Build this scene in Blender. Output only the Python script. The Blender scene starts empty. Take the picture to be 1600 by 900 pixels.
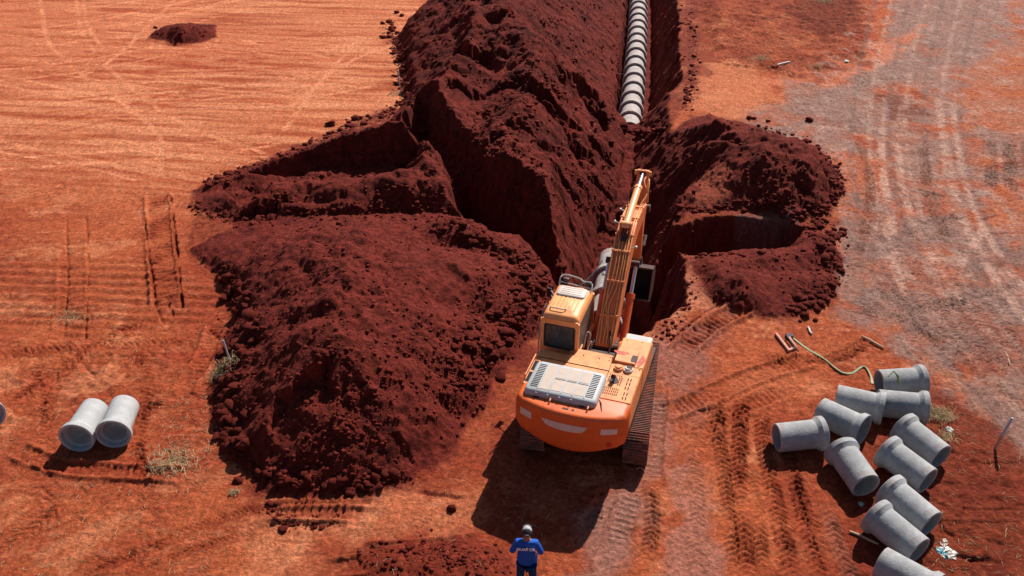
import bpy, bmesh, math, random
import numpy as np
from mathutils import Vector, Matrix
C = bpy.context.scene
COL = C.collection
random.seed(7)
RS = np.random.RandomState(11)
PI = math.pi

# ------------------------------------------------------------------ camera, sky, sun, exposure
CAM_H = 15.7
PITCH = math.radians(33.2)
FPX = 1400.0
cam_data = bpy.data.cameras.new('camera')
cam_data.sensor_width = 36.0
cam_data.lens = FPX / 1600.0 * 36.0
cam_data.clip_start = 0.1
cam_data.clip_end = 9000
cam = bpy.data.objects.new('camera', cam_data)
COL.objects.link(cam)
cam.location = (0, 0, CAM_H)
cam.rotation_euler = (math.radians(90) - PITCH, 0, 0)
C.camera = cam
C.render.resolution_x = 1024
C.render.resolution_y = 576

SUN_EL = math.radians(43)
SUN_AZ = math.radians(29)          # clockwise from +Y (towards +X)
world = bpy.data.worlds.new('World')
C.world = world
world.use_nodes = True
wn = world.node_tree.nodes
wl = world.node_tree.links
bg = wn['Background']
sky = wn.new('ShaderNodeTexSky')
sky.sky_type = 'NISHITA'
sky.sun_disc = False
sky.sun_elevation = SUN_EL
sky.sun_rotation = SUN_AZ
wl.new(sky.outputs[0], bg.inputs[0])
bg.inputs[1].default_value = 0.05
sun_data = bpy.data.lights.new('sun', 'SUN')
sun_data.energy = 5.0
sun_data.angle = math.radians(0.53)
sun_data.color = (1.0, 0.93, 0.84)
sun = bpy.data.objects.new('sun', sun_data)
COL.objects.link(sun)
sd = Vector((math.sin(SUN_AZ) * math.cos(SUN_EL), math.cos(SUN_AZ) * math.cos(SUN_EL), math.sin(SUN_EL)))
sun.rotation_euler = sd.to_track_quat('Z', 'Y').to_euler()
sun.location = sd * 60
C.view_settings.view_transform = 'Standard'
C.view_settings.look = 'None'
C.view_settings.exposure = 0.5
C.view_settings.gamma = 1.0
C.view_settings.use_curve_mapping = False

# ------------------------------------------------------------------ helpers
SP, CP = math.sin(PITCH), math.cos(PITCH)
def P(px, py, z=0.0):
    """world x, y of the point of the photograph (1600x900) that lies at height z"""
    t = (py - 450.0) / FPX
    dep = (CAM_H - z) / (SP + t * CP)
    return ((px - 800.0) / FPX * dep, dep * (CP - t * SP))
def P3(px, py, z=0.0):
    x, y = P(px, py, z)
    return Vector((x, y, z))

def tag(o, label=None, cat=None, group=None, kind=None):
    if label: o['label'] = label
    if cat: o['category'] = cat
    if group: o['group'] = group
    if kind: o['kind'] = kind
    return o
def empty(name, loc=(0, 0, 0), rz=0.0):
    o = bpy.data.objects.new(name, None)
    o.empty_display_size = 0.2
    COL.objects.link(o)
    o.location = loc
    o.rotation_euler = (0, 0, rz)
    return o

def h2(ix, iy, seed):
    n = (ix.astype(np.int64) * 374761393 + iy.astype(np.int64) * 668265263 + seed * 1442695041) & 0xffffffff
    n = ((n ^ (n >> 13)) * 1274126177) & 0xffffffff
    n = (n ^ (n >> 16)) & 0xffffffff
    return n.astype(np.float32) / np.float32(4294967295.0)
def vnoise(x, y, seed=0):
    """gradient noise, about -1..1"""
    x0 = np.floor(x); y0 = np.floor(y)
    fx = (x - x0).astype(np.float32); fy = (y - y0).astype(np.float32)
    u = fx * fx * fx * (fx * (fx * 6 - 15) + 10); v = fy * fy * fy * (fy * (fy * 6 - 15) + 10)
    def g(dx, dy):
        a = h2(x0 + dx, y0 + dy, seed) * 6.2831853
        return np.cos(a) * (fx - dx) + np.sin(a) * (fy - dy)
    n0 = g(0, 0) * (1 - u) + g(1, 0) * u
    n1 = g(0, 1) * (1 - u) + g(1, 1) * u
    return (n0 * (1 - v) + n1 * v) * 1.5
def fbm(x, y, f, octs, seed=0, gain=0.5):
    s = 0; a = 1.0
    for i in range(octs):
        s = s + a * vnoise(x * f + 17.3 * i, y * f - 9.1 * i, seed + i)
        a *= gain; f *= 2.03
    return s
def ridged(x, y, f, octs, seed=0, gain=0.5):
    s = 0; a = 1.0
    for i in range(octs):
        s = s + a * (1 - 2 * np.abs(vnoise(x * f + 31.3 * i, y * f + 5.7 * i, seed + i)))
        a *= gain; f *= 2.1
    return s
def sstep(a, b, x):
    t = np.clip((x - a) / (b - a), 0, 1)
    return t * t * (3 - 2 * t)
def smax(a, b, k):
    h = np.clip(0.5 + 0.5 * (a - b) / k, 0, 1)
    return b * (1 - h) + a * h + k * h * (1 - h)
def smin(a, b, k):
    return -smax(-a, -b, k)
def poly_sd(X, Y, pts):
    """signed distance, positive inside"""
    d = np.full(X.shape, 1e9, np.float32)
    ins = np.zeros(X.shape, bool)
    n = len(pts)
    for i in range(n):
        ax, ay = pts[i]; bx, by = pts[(i + 1) % n]
        ex, ey = bx - ax, by - ay
        wx, wy = X - ax, Y - ay
        t = np.clip((wx * ex + wy * ey) / (ex * ex + ey * ey + 1e-9), 0, 1)
        d = np.minimum(d, (wx - ex * t) ** 2 + (wy - ey * t) ** 2)
        c = ((ay > Y) != (by > Y)) & (X < (bx - ax) * (Y - ay) / ((by - ay) if abs(by - ay) > 1e-9 else 1e-9) + ax)
        ins ^= c
    d = np.sqrt(d)
    return np.where(ins, d, -d)
def line_info(X, Y, pts):
    """distance, arc length and signed side of a polyline; pts (x, y, value...) also interpolates the values"""
    best = np.full(X.shape, 1e9, np.float32)
    S = np.zeros(X.shape, np.float32); SD = np.zeros(X.shape, np.float32)
    nv = len(pts[0]) - 2
    V = [np.zeros(X.shape, np.float32) for _ in range(nv)]
    acc = 0.0
    for i in range(len(pts) - 1):
        a, b = pts[i], pts[i + 1]
        ex, ey = b[0] - a[0], b[1] - a[1]
        L = math.hypot(ex, ey) + 1e-9
        wx, wy = X - a[0], Y - a[1]
        t = np.clip((wx * ex + wy * ey) / (L * L), 0, 1)
        d = np.sqrt((wx - ex * t) ** 2 + (wy - ey * t) ** 2)
        m = d < best
        best = np.where(m, d, best)
        S = np.where(m, acc + t * L, S)
        SD = np.where(m, (ex * wy - ey * wx) / L, SD)      # positive = left of the direction
        for k in range(nv):
            V[k] = np.where(m, a[2 + k] * (1 - t) + b[2 + k] * t, V[k])
        acc += L
    return best, S, SD, V
def smooth_line(pts, n=6):
    """Catmull-Rom resample"""
    p = [np.array(q, float) for q in pts]
    p = [2 * p[0] - p[1]] + p + [2 * p[-1] - p[-2]]
    out = []
    for i in range(1, len(p) - 2):
        for k in range(n):
            t = k / n
            out.append(0.5 * ((2 * p[i]) + (-p[i - 1] + p[i + 1]) * t + (2 * p[i - 1] - 5 * p[i] + 4 * p[i + 1] - p[i + 2]) * t * t + (-p[i - 1] + 3 * p[i] - 3 * p[i + 1] + p[i + 2]) * t ** 3))
    out.append(p[-2])
    return [tuple(q) for q in out]
def srgb(r, g, b):
    f = lambda c: (c / 255.0 / 12.92) if c <= 10 else ((c / 255.0 + 0.055) / 1.055) ** 2.4
    return (f(r), f(g), f(b))

# ------------------------------------------------------------------ the ground: one height field
def axis_x():
    a = [0.0]
    while a[-1] < 44:
        x = a[-1]
        a.append(x + (0.036 if x < 12.5 else 0.036 + (x - 12.5) * 0.0026))
    a += [46, 50, 58, 75, 110, 200, 500, 1500, 4500]
    return np.array([-v for v in a[:0:-1]] + a)
def axis_y():
    a = [9.0]
    while a[-1] < 74:
        a.append(a[-1] + 0.010 + 0.00125 * a[-1])
    a += [76, 80, 90, 120, 200, 500, 1500, 5000]
    return np.array([-300, -40, 0, 5, 7.5, 8.5] + a)
AX, AY = axis_x(), axis_y()
NX, NY = len(AX), len(AY)
X, Y = np.meshgrid(AX, AY)
X = X.astype(np.float32); Y = Y.astype(np.float32)
print('grid', NX, NY, NX * NY)

WX = X + 0.17 * fbm(X, Y, 0.65, 3, 101) + 0.06 * fbm(X, Y, 3.1, 3, 131)
WY = Y + 0.17 * fbm(X, Y, 0.65, 3, 151) + 0.06 * fbm(X, Y, 3.1, 3, 171)

BASE = 0.05 * fbm(X, Y, 0.12, 3, 5) * sstep(200, 60, np.abs(X) + np.abs(Y))
Z = BASE.copy()

def region(pts, margin):
    xs = [p[0] for p in pts]; ys = [p[1] for p in pts]
    i0 = np.searchsorted(AY, min(ys) - margin); i1 = np.searchsorted(AY, max(ys) + margin)
    j0 = np.searchsorted(AX, min(xs) - margin); j1 = np.searchsorted(AX, max(xs) + margin)
    return slice(i0, i1), slice(j0, j1)

HID = np.zeros(X.shape, np.int8)            # which heap covers a grid point
HEAPH = np.zeros(X.shape, np.float32)
def heap(idx, outline, ridges, edge_slope=0.8, plateau=0.0, k=0.20):
    pts = [P(*q) for q in outline]
    R = region(pts, 2.0)
    x, y = WX[R], WY[R]
    sd_ = poly_sd(x, y, pts) + .35
    h = np.full(x.shape, plateau, np.float32)
    for rd in ridges:
        line = [(*P(q[0], q[1], q[2]), q[2]) for q in rd['p']]
        d, S, SD, V = line_info(x, y, line)
        r = rd.get('r', 0.25)
        d = np.sqrt(d * d + r * r) - r
        sl = rd.get('s', 0.6)
        if 'sl' in rd:
            sl = np.where(SD > 0, rd['sl'], rd['sr'])
        h = smax(h, V[0] - sl * d, k)
    lim = edge_slope * np.maximum(sd_, 0)
    h = smin(h, lim * sstep(-.3, 1.0, np.maximum(sd_, 0)), 0.25)
    h = np.where(sd_ > 0, np.maximum(h, 0), 0)
    m = h > HEAPH[R]
    HEAPH[R] = np.where(m, h, HEAPH[R])
    HID[R] = np.where(m & (h > 0.02), idx, HID[R])

# near heap (left of the machine)
heap(1, [(300, 392), (345, 368), (420, 345), (560, 338), (690, 338), (770, 355), (840, 388), (874, 430), (856, 470), (838, 520), (800, 560), (762, 600), (738, 650), (700, 700), (655, 742), (570, 768), (430, 768), (372, 722), (342, 650), (350, 560), (372, 500), (345, 430)],
     [dict(p=[(560, 362, 1.3), (548, 392, 2.0), (528, 440, 2.3), (505, 500, 2.3), (488, 560, 2.55), (482, 580, 2.2)], sl=.42, sr=.70, r=.18),
      dict(p=[(488, 562, 2.5), (520, 610, 1.8), (560, 660, 1.2), (580, 710, .7)], s=.5, r=.3),
      dict(p=[(545, 395, 2.0), (640, 420, 1.6), (730, 420, 1.2), (820, 440, .8)], s=.35, r=.5),
      dict(p=[(690, 350, .9), (780, 372, .95), (850, 420, .7)], s=.6, r=.2),
      dict(p=[(620, 480, 1.35), (700, 540, .9), (730, 580, .5)], s=.4, r=.5),
      dict(p=[(430, 640, .9), (450, 700, .7)], s=.5, r=.5),
      dict(p=[(330, 385, .25), (400, 380, .7), (500, 372, 1.0)], s=.55, r=.3)], .72, .2)
# far heap along the trench
heap(2, [(600, 215), (612, 195), (640, 172), (632, 120), (622, 60), (690, 5), (735, -50), (765, -110), (985, -110), (975, 0), (962, 100), (958, 200), (960, 300), (955, 430), (925, 450), (890, 430), (850, 400), (790, 375), (730, 350), (690, 330), (650, 280)],
     [dict(p=[(770, -90, 3.2), (748, -30, 3.0), (742, 25, 2.8), (735, 60, 2.3), (700, 110, 2.2), (660, 160, 2.0), (640, 185, 1.5)], sl=.6, sr=.85, r=.2),
      dict(p=[(748, -30, 3.0), (800, 20, 3.0), (850, 80, 2.4), (840, 150, 2.0), (790, 200, 1.7)], s=.5, r=.6),
      dict(p=[(850, 80, 2.3), (880, 120, 1.8), (890, 200, 1.2)], s=.7, r=.3),
      dict(p=[(655, 165, 2.0), (690, 205, 1.8), (745, 250, 1.5), (795, 262, 1.3), (840, 285, 1.1)], s=.45, r=.3),
      dict(p=[(790, 240, 1.6), (850, 280, 1.25), (890, 330, .9), (918, 385, .5)], s=.75, r=.15),
      dict(p=[(830, -40, 3.0), (880, 20, 2.2), (905, 100, 1.5)], s=.6, r=.6)], 1.0, .8)
# low spoil band between the two
heap(3, [(300, 300), (330, 280), (400, 255), (490, 222), (560, 185), (615, 165), (660, 190), (720, 230), (735, 300), (715, 335), (640, 345), (560, 345), (420, 352), (340, 372), (285, 392), (300, 345)],
     [dict(p=[(330, 284, .3), (400, 262, .55), (480, 236, .7), (560, 205, .9), (630, 190, 1.3)], s=.55, r=.12),
      dict(p=[(500, 226, .55), (570, 219, .75), (645, 222, .9)], s=1.1, r=.3),
      dict(p=[(340, 305, .35), (400, 292, .8), (480, 285, .8), (560, 283, .95), (640, 272, 1.2), (690, 290, 1.1), (712, 318, .8)], s=.75, r=.3),
      dict(p=[(420, 325, .6), (520, 322, .5), (640, 318, .6)], s=.6, r=.2),
      dict(p=[(660, 235, 1.4), (672, 262, 1.2)], s=1.0, r=.2)], .8, .05)
# right heap
heap(4, [(1030, 262), (1050, 215), (1075, 192), (1110, 184), (1165, 200), (1215, 218), (1268, 240), (1300, 262), (1312, 300), (1290, 335), (1240, 338), (1180, 328), (1130, 322), (1080, 325), (1040, 345), (1020, 330)],
     [dict(p=[(1065, 215, 1.0), (1092, 192, 1.5), (1118, 190, 1.5), (1145, 205, 1.35)], s=.75, r=.15),
      dict(p=[(1145, 205, 1.35), (1200, 215, 1.6), (1250, 228, 1.6), (1290, 262, 1.1)], s=.55, r=.3),
      dict(p=[(1120, 225, 1.2), (1190, 232, 1.55), (1265, 248, 1.45), (1295, 285, .9)], sl=.5, sr=.62, r=.15),
      dict(p=[(1050, 240, .8), (1050, 290, .7), (1035, 320, .5)], s=.7, r=.3)], .85, .3)
# small heap and loose soil right of the machine
heap(5, [(1085, 412), (1110, 398), (1160, 388), (1230, 386), (1262, 360), (1300, 372), (1306, 400), (1300, 470), (1250, 500), (1160, 492), (1115, 470)],
     [dict(p=[(1120, 412, .35), (1180, 402, .45), (1240, 395, .4), (1280, 380, .5)], s=.4, r=.3),
      dict(p=[(1130, 430, .55), (1150, 440, .6), (1210, 430, .4), (1280, 440, .35)], s=.45, r=.3)], .7, .06)
# low heap beside the person
heap(6, [(500, 868), (580, 842), (660, 836), (740, 842), (790, 862), (812, 905), (815, 980), (480, 980), (560, 900)],
     [dict(p=[(640, 880, .2), (740, 885, .3), (770, 930, .3)], s=.3, r=.4)], .35, .05)
# little scrape heap far left
heap(7, [(236, 62), (246, 50), (262, 42), (300, 38), (338, 42), (330, 60), (312, 68), (270, 70)],
     [dict(p=[(258, 44, .5), (285, 42, .7), (330, 42, .5)], s=.7, r=.15)], 1.0, .1)

SP_MASK = sstep(0.0, 0.12, HEAPH)
rough = fbm(WX, WY, 0.9, 3, 33)
gully = ridged(WX + .6 * WY, WY, 0.8, 3, 57)
HEAPH = HEAPH * (1 + 0.08 * rough) + SP_MASK * np.clip(HEAPH, 0, .6) * (0.12 * rough + 0.06 * gully)
Z = BASE + np.maximum(HEAPH, 0)

CUT = np.full(X.shape, 50.0, np.float32)
def cut_poly(outline, floor, slope, wob=0.0):
    pts = [P(q[0], q[1], 0) for q in outline]
    R = region(pts, 4.0)
    s = poly_sd(WX[R], WY[R], pts)
    f = floor + 0.15 * fbm(WX[R], WY[R], 0.7, 3, 71)
    c = smax(-slope * s, f, 0.3)
    CUT[R] = smin(CUT[R], c, 0.15)
def cut_line(pts, prof):
    """pts (x, y, floor); prof(signed distance) gives the height above the floor"""
    R = region(pts, 9.0)
    wx = X[R] + .45 * (WX[R] - X[R]); wy = Y[R] + .45 * (WY[R] - Y[R])
    d, S, SD, V = line_info(wx, wy, pts)
    sg = np.where(SD > 0, -d, d)            # negative = left of the travelling direction
    c = V[0] + prof(sg + .12 * fbm(X[R], Y[R], 1.6, 4, 95), S) + 0.10 * fbm(WX[R], WY[R], 1.4, 4, 91)
    CUT[R] = smin(CUT[R], c, 0.12)

PIPE_Z = -2.6
def pipe_xy(y):
    return 6.3 + (y - 44.8) * 0.150 - 0.0006 * (y - 44.8) ** 2
T1 = [(3.55, 24.0, -3.0), (3.65, 25.5, -3.3), (pipe_xy(27), 27.0, -3.3), (pipe_xy(31.2), 31.2, -3.3), (pipe_xy(33.5), 33.5, -2.3), (pipe_xy(38), 38.0, -1.9), (pipe_xy(41.2), 41.2, -1.75), (pipe_xy(42.6), 42.6, -2.3), (pipe_xy(44.0), 44.0, -3.25)] + [(pipe_xy(v), v, -3.25) for v in (50, 56, 62, 68, 80)]
def prof_T1(s, S):
    deep = sstep(19, 21.5, S)
    mid = sstep(8, 10.5, S) * (1 - deep)
    l = np.maximum(-s - 0.78 + .62 * mid, 0); r = np.maximum(s - 1.0 + .6 * mid, 0)
    # left: short upright cut then a long slope
    step = 0.9 * deep + .2
    lh = np.where(l < step / 5.0, l * 5.0, step + (l - step / 5.0) * (0.85 + .15 * (1 - deep) + 1.4 * sstep(10, 6, S)))
    rh = r * (2.4 * deep + (1.25 + 1.6 * sstep(9, 5, S)) * (1 - deep))
    return np.where(s < 0, lh, rh)
cut_line(T1, prof_T1)
# branch to the left
cut_poly([(700, 285), (706, 325), (735, 352), (785, 374), (832, 404), (866, 440), (880, 500), (950, 500), (935, 440), (915, 412), (880, 365), (830, 325), (775, 308), (735, 275)], -2.9, 4.0)
cut_poly([(640, 222), (662, 205), (700, 240), (745, 285), (742, 315), (716, 300), (690, 262)], -0.1, 2.6)
# cut in the spoil band
cut_poly([(380, 283), (440, 266), (500, 252), (560, 245), (650, 243), (655, 284), (600, 290), (520, 284), (450, 284)], -0.35, 3.0)
# branch to the right
cut_poly([(975, 420), (1010, 388), (1040, 356), (1080, 342), (1120, 338), (1180, 340), (1238, 342), (1262, 356), (1248, 386), (1200, 396), (1110, 396), (1066, 398), (1042, 418), (1030, 470), (975, 470)], -2.6, 5.0)
# end hollow under the bucket
cut_poly([(905, 420), (1040, 410), (1034, 470), (1018, 512), (985, 528), (930, 522), (895, 460)], -3.3, 3.0)
# scrape pit left of the little heap, wheel pit in the near left track
cut_poly([(372, 318), (388, 300), (412, 300), (400, 325), (388, 332)], -0.1, 1.5)
cut_poly([(650, 778), (665, 772), (740, 772), (735, 780), (670, 786)], -0.16, 1.2)

def scoop(px, py, z, rx, ry, dep):
    """slumped step: gentle from the near side, abrupt at the far side"""
    cx, cy = P(px, py, z)
    R = region([(cx - rx, cy - ry), (cx + rx, cy + ry)], .5)
    u = (WX[R] + .25 * rough[R] - cx) / rx; v = (WY[R] - cy + .25 * rough[R] + .2 * gully[R] + .2 * np.sin(WX[R] * 2.1 + cx)) / ry
    m = sstep(1, .55, np.abs(u)) * sstep(-1, .75, v) * sstep(1.0, .86, v)
    m = m * dep * (.55 + .5 * gully[R]) ; HEAPH[R] = HEAPH[R] - m; CUT[R] = np.where(CUT[R] < 20, CUT[R] - m, CUT[R])
for q in [(865, 168, 1.2, 1.3, 1.0, .55), (840, 148, 1.6, 1.0, .7, .35), (880, 185, .9, 1.0, .8, .5), (920, 165, -.2, .9, 1.6, .8), (930, 185, -.6, .8, 1.0, .5), (740, 215, 1.7, 1.0, .6, .3), (715, 130, 2.1, .9, .7, .3), (735, 70, 2.5, 1.2, 1.2, .5), (790, 25, 2.9, 1.2, .9, .4), (905, 210, .4, .9, .9, .5), (830, 205, 1.5, 1.3, .8, .35), (870, 235, 1.1, 1.0, .8, .3), (860, 60, 2.2, 1.2, 1.2, .35), (890, 110, 1.5, 1.0, 1.0, .4), (775, 130, 2.0, 1.3, .9, .22), (940, 240, -.8, .9, 1.2, .3), (955, 300, -1.2, .7, 1.5, .3), (468, 600, 1.9, .8, .9, .30), (1112, 200, 1.4, .9, .6, .35), (400, 330, .4, .9, .6, .4), (640, 215, 1.1, .8, .5, .3)]:
    scoop(*q)
Z = BASE + np.maximum(HEAPH, 0)
deepmask = sstep(0.05, 0.5, BASE - CUT)
Zc = np.minimum(Z, CUT)
CUTM = (CUT < Z + 0.02)
Z = smin(Z, CUT, 0.08)

# soil texture: lumps and crumbs on loose soil
LOOSE = np.clip(np.maximum(SP_MASK, sstep(0.02, 0.25, BASE + .04 - Z)), 0, 1)
near = 1.0
rockz = sstep(-.2, .6, fbm(X, Y, .45, 3, 205))
lump = fbm(X, Y, 1.3, 3, 201) * 0.03 + np.maximum(fbm(X, Y, 6.5, 3, 211) - .1, 0) * (0.008 + .04 * rockz) + fbm(X, Y, 12.0, 2, 221) * 0.012
gul2 = (ridged(X * .8 + Y * .35, Y * .5, 2.2, 3, 231)) * 0.012 * (CUT > -.3)
fines = fbm(X, Y, 9.0, 3, 251) * .016 + np.maximum(ridged(X, Y, 4.2, 3, 261), 0) * .009
fines = fines * (.45 + .75 * sstep(-.4, .5, fbm(X, Y, .5, 3, 271)))
Z = Z + LOOSE * fines
Z = Z + LOOSE * (lump + gul2)
PACK = 1 - LOOSE
Z = Z + PACK * (fbm(X, Y, 1.1, 3, 301) * 0.020 + fbm(X, Y, 4.0, 4, 311) * 0.017 * (.6 + .8 * np.clip(.5 + fbm(X, Y, .3, 2, 321), 0, 1)))

# ------------------------------------------------------------------ ground colour: the soils themselves, deep cut walls toned for shade
def lerp(a, b, m):
    m = np.clip(m, 0, 1)[..., None]
    return a * (1 - m) + b * m
def colr(c):
    return np.array(c, np.float32)
ORANGE = colr((0.48, 0.112, 0.042)); DEEP = colr((0.31, 0.050, 0.020)); PALE = colr((0.69, 0.262, 0.130))
SPOIL = colr((0.080, 0.0080, 0.0060)); SPOIL2 = colr((0.160, 0.0185, 0.0115)); GREY = colr((0.32, 0.180, 0.145)); DGREY = colr((0.16, 0.095, 0.082)); DARKRED = colr((0.19, 0.030, 0.013))
n1 = fbm(X, Y, 0.18, 4, 401); n2 = fbm(X, Y, 0.8, 4, 411); n3 = fbm(X, Y, 4.0, 3, 421)
streak = fbm(X * 0.16 + 0.3 * n1, Y * 1.5 + 0.12 * X, 1.0, 4, 431)      # grading streaks run left to right
streakf = fbm(X * 0.35, Y * 5.0 + 0.3 * X, 1.0, 3, 441)
K = np.zeros(X.shape + (3,), np.float32) + ORANGE
K = lerp(K, DEEP, 0.36 + 0.55 * n1 + 0.45 * n2 + .25 * n3)
farleft = sstep(24, 32, Y + .25 * X) * sstep(4, -2, X)
n5 = fbm(X + .5 * n2, Y + .5 * n2, .55, 4, 471); n6 = fbm(X, Y, .9, 4, 481)
K = lerp(K, PALE * colr((.92, .85, .8)), .55 * sstep(.25, .6, n5)); K = lerp(K, DARKRED * 1.7, .5 * sstep(.25, .7, n6))
K = lerp(K, ORANGE, farleft * .8)
K = lerp(K, PALE * 1.04, farleft * np.clip(0.55 + 0.8 * streak + .22 * streakf, 0, 1) * .9)
K = lerp(K, DARKRED * 1.5, farleft * np.clip(streak * -.8 + n1 * .5 - .25, 0, .35))
K = lerp(K, PALE, (1 - farleft) * np.clip(.3 * n3 + .5 * streakf * .6 + .25 * n2 - .05, 0, .5))

def zone(outline, col, strength=1.0, feather=.6, nf=0.5, na=0.8, seed=0, tex=None):
    pts = [P(*q) for q in outline]
    R = region(pts, 3.0 + feather)
    s = poly_sd(X[R], Y[R], pts)
    s = s + na * fbm(X[R], Y[R], nf, 4, 500 + seed)
    m = sstep(-feather * .5, feather * .5, s) * strength
    if tex is not None: m = m * tex[R]
    K[R] = lerp(K[R], colr(col), m)
blot = np.clip(.80 + 1.0 * fbm(X, Y, .5, 7, 451, .62), 0, 1)
# grey clay ground on the right
zone([(1090, 240), (1180, 175), (1290, 130), (1360, 100), (1400, 50), (1430, -60), (1640, -60), (1700, 200), (1750, 700), (1620, 730), (1500, 640), (1400, 540), (1330, 500), (1300, 470), (1310, 380), (1310, 290), (1260, 230), (1160, 200)], GREY, .92, .8, .6, .9, 1, blot)
zone([(1400, -60), (1560, -60), (1575, 40), (1500, 110), (1400, 125), (1300, 150), (1380, 100)], GREY * .95, .9, .5, .6, .4, 2)
zone([(1300, 360), (1400, 330), (1500, 380), (1620, 360), (1650, 560), (1480, 560), (1330, 460)], DGREY * 1.3, .55, 1.2, .8, 1.2, 3, np.clip(.5 + 1.4 * fbm(X, Y, .8, 4, 461), 0, 1))
zone([(1490, 150), (1560, 80), (1700, 40), (1700, 240), (1600, 220), (1510, 200)], ORANGE * colr((1.05, 1.3, 1.5)), .6, .8, .6, .8, 4)
zone([(1530, 310), (1700, 300), (1700, 380), (1560, 370)], ORANGE * colr((1.05, 1.2, 1.3)), .55, .8, .8, .7, 5)
zone([(1290, 240), (1400, 250), (1400, 300), (1310, 300)], ORANGE, .7, .6, .9, .7, 6)
zone([(1180, 130), (1400, 60), (1440, 40), (1400, 90), (1300, 140)], PALE * colr((1, .8, .8)), .6, .5, .9, .5, 7)
zone([(1340, 430), (1440, 470), (1560, 560), (1640, 640), (1640, 560), (1500, 470), (1440, 400)], DEEP * colr((1.1, 1.7, 2.2)), .5, .8, .8, .8, 8)
zone([(1080, 100), (1180, 90), (1210, 170), (1130, 190), (1085, 170)], PALE * colr((.95, .85, .8)), .55, .8, .9, .6, 9)
zone([(1070, -80), (1110, -80), (1120, 40), (1105, 120), (1080, 150)], DARKRED * 1.2, .7, .6, .9, .8, 29)
# rough dark patch upper right
zone([(1070, -60), (1340, -60), (1370, 60), (1355, 105), (1270, 130), (1180, 110), (1110, 60)], DARKRED * 1.25, .8, .8, .7, .9, 10, np.clip(.75 + .8 * fbm(X, Y, .7, 4, 471), 0, 1))
zone([(1230, -60), (1330, -60), (1345, 40), (1290, 70), (1230, 30)], DARKRED * .8, .7, .6, .9, .7, 11)
# lower right dark damp soil
zone([(1450, 600), (1510, 640), (1640, 735), (1640, 960), (1240, 960), (1320, 840), (1290, 760), (1310, 690), (1380, 650)], DARKRED, .88, .8, .6, .8, 12)
zone([(1200, 640), (1330, 600), (1400, 660), (1330, 780), (1400, 960), (1180, 960), (1190, 760)], DARKRED * 1.6, .6, 1.0, .6, .9, 13)
# reddish-grey worn lanes by the machine
zone([(1020, 520), (1140, 490), (1100, 600), (1060, 720), (1000, 760), (1010, 600)], GREY * colr((1.15, .80, .72)), .75, .8, .8, .4, 14, blot)
zone([(900, 900), (920, 800), (990, 740), (1000, 800), (950, 960), (880, 960)], GREY * colr((1.2, .9, .82)), .9, .5, .8, .4, 15)
zone([(1060, 730), (1110, 730), (1120, 960), (1020, 960)], GREY * colr((1.3, .9, .78)), .85, .4, .8, .35, 16)
zone([(1040, 440), (1080, 390), (1140, 400), (1100, 470), (1040, 500)], PALE * colr((.7, .7, .9)), .55, .6, .9, .6, 17)
zone([(1120, 560), (1330, 530), (1240, 640), (1120, 760), (1080, 740)], ORANGE, .6, .9, .7, .7, 18)
# dark soil trampled round the heaps, darker patch behind the machine
zone([(700, 580), (830, 540), (820, 690), (760, 740), (640, 770), (560, 770)], DARKRED * 1.5, .7, .8, .7, .8, 19)
zone([(270, 330), (360, 360), (380, 500), (350, 700), (300, 730), (290, 560)], DARKRED * 1.9, .35, 1.0, .8, .9, 20)
zone([(0, 690), (100, 700), (300, 720), (420, 760), (200, 760), (-60, 770)], DARKRED * 1.6, .5, .8, .8, .7, 21)
zone([(400, 765), (590, 765), (590, 800), (480, 830), (420, 830)], DARKRED, .6, .5, .9, .6, 22)
zone([(730, 690), (830, 690), (900, 760), (900, 870), (740, 830)], DARKRED * 1.5, .55, .8, .7, .6, 23)  # darker red patch behind and left of the machine
zone([(560, 840), (700, 830), (820, 860), (820, 980), (470, 980)], DARKRED * 1.4, .75, .6, .7, .6, 24)
zone([(380, 770), (640, 760), (760, 760), (700, 850), (520, 850), (440, 980), (330, 980), (380, 860)], PALE * colr((1.0, .85, .8)), .45, .6, .7, .6, 25)
zone([(1240, 130), (1400, 145), (1440, 190), (1330, 215), (1220, 180)], GREY * .95, .7, .8, .7, .7, 26)
zone([(1380, 150), (1440, 150), (1440, 185), (1380, 185)], DARKRED, .6, .4, 1.0, .6, 27)
zone([(0, 0), (200, 20), (480, 40), (480, 75), (200, 110), (-100, 170), (-100, 0)], DARKRED * 2.2, .35, 2.0, .3, 1.5, 28, np.clip(.5 + 1.2 * streak, 0, 1))

PACK = 1 - LOOSE
gz = poly_sd(X, Y, [P(1100, 240), P(1430, -60), P(1700, -60), P(1750, 750), P(1400, 560), P(1310, 470), P(1310, 290)])
bm_ = sstep(-.2, 1.0, gz + .6 * n2) * PACK
Z += bm_ * (.025 * ridged(X, Y, .9, 4, 671) + .012 * fbm(X, Y, 6, 2, 681))
rg = ridged(X, Y, .7, 5, 691, .6)
K = lerp(K, DGREY * 1.3, bm_ * np.clip(rg * -.6 + .1, 0, .7) * .8)
K = lerp(K, ORANGE * .9, bm_ * sstep(.25, .7, fbm(X, Y, .38, 6, 695, .62)) * .4)
K = lerp(K, colr((.50, .33, .27)), bm_ * sstep(.1, .8, fbm(X + .3 * n2, Y * .7, 1.3, 5, 699, .6)) * .45)


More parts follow.
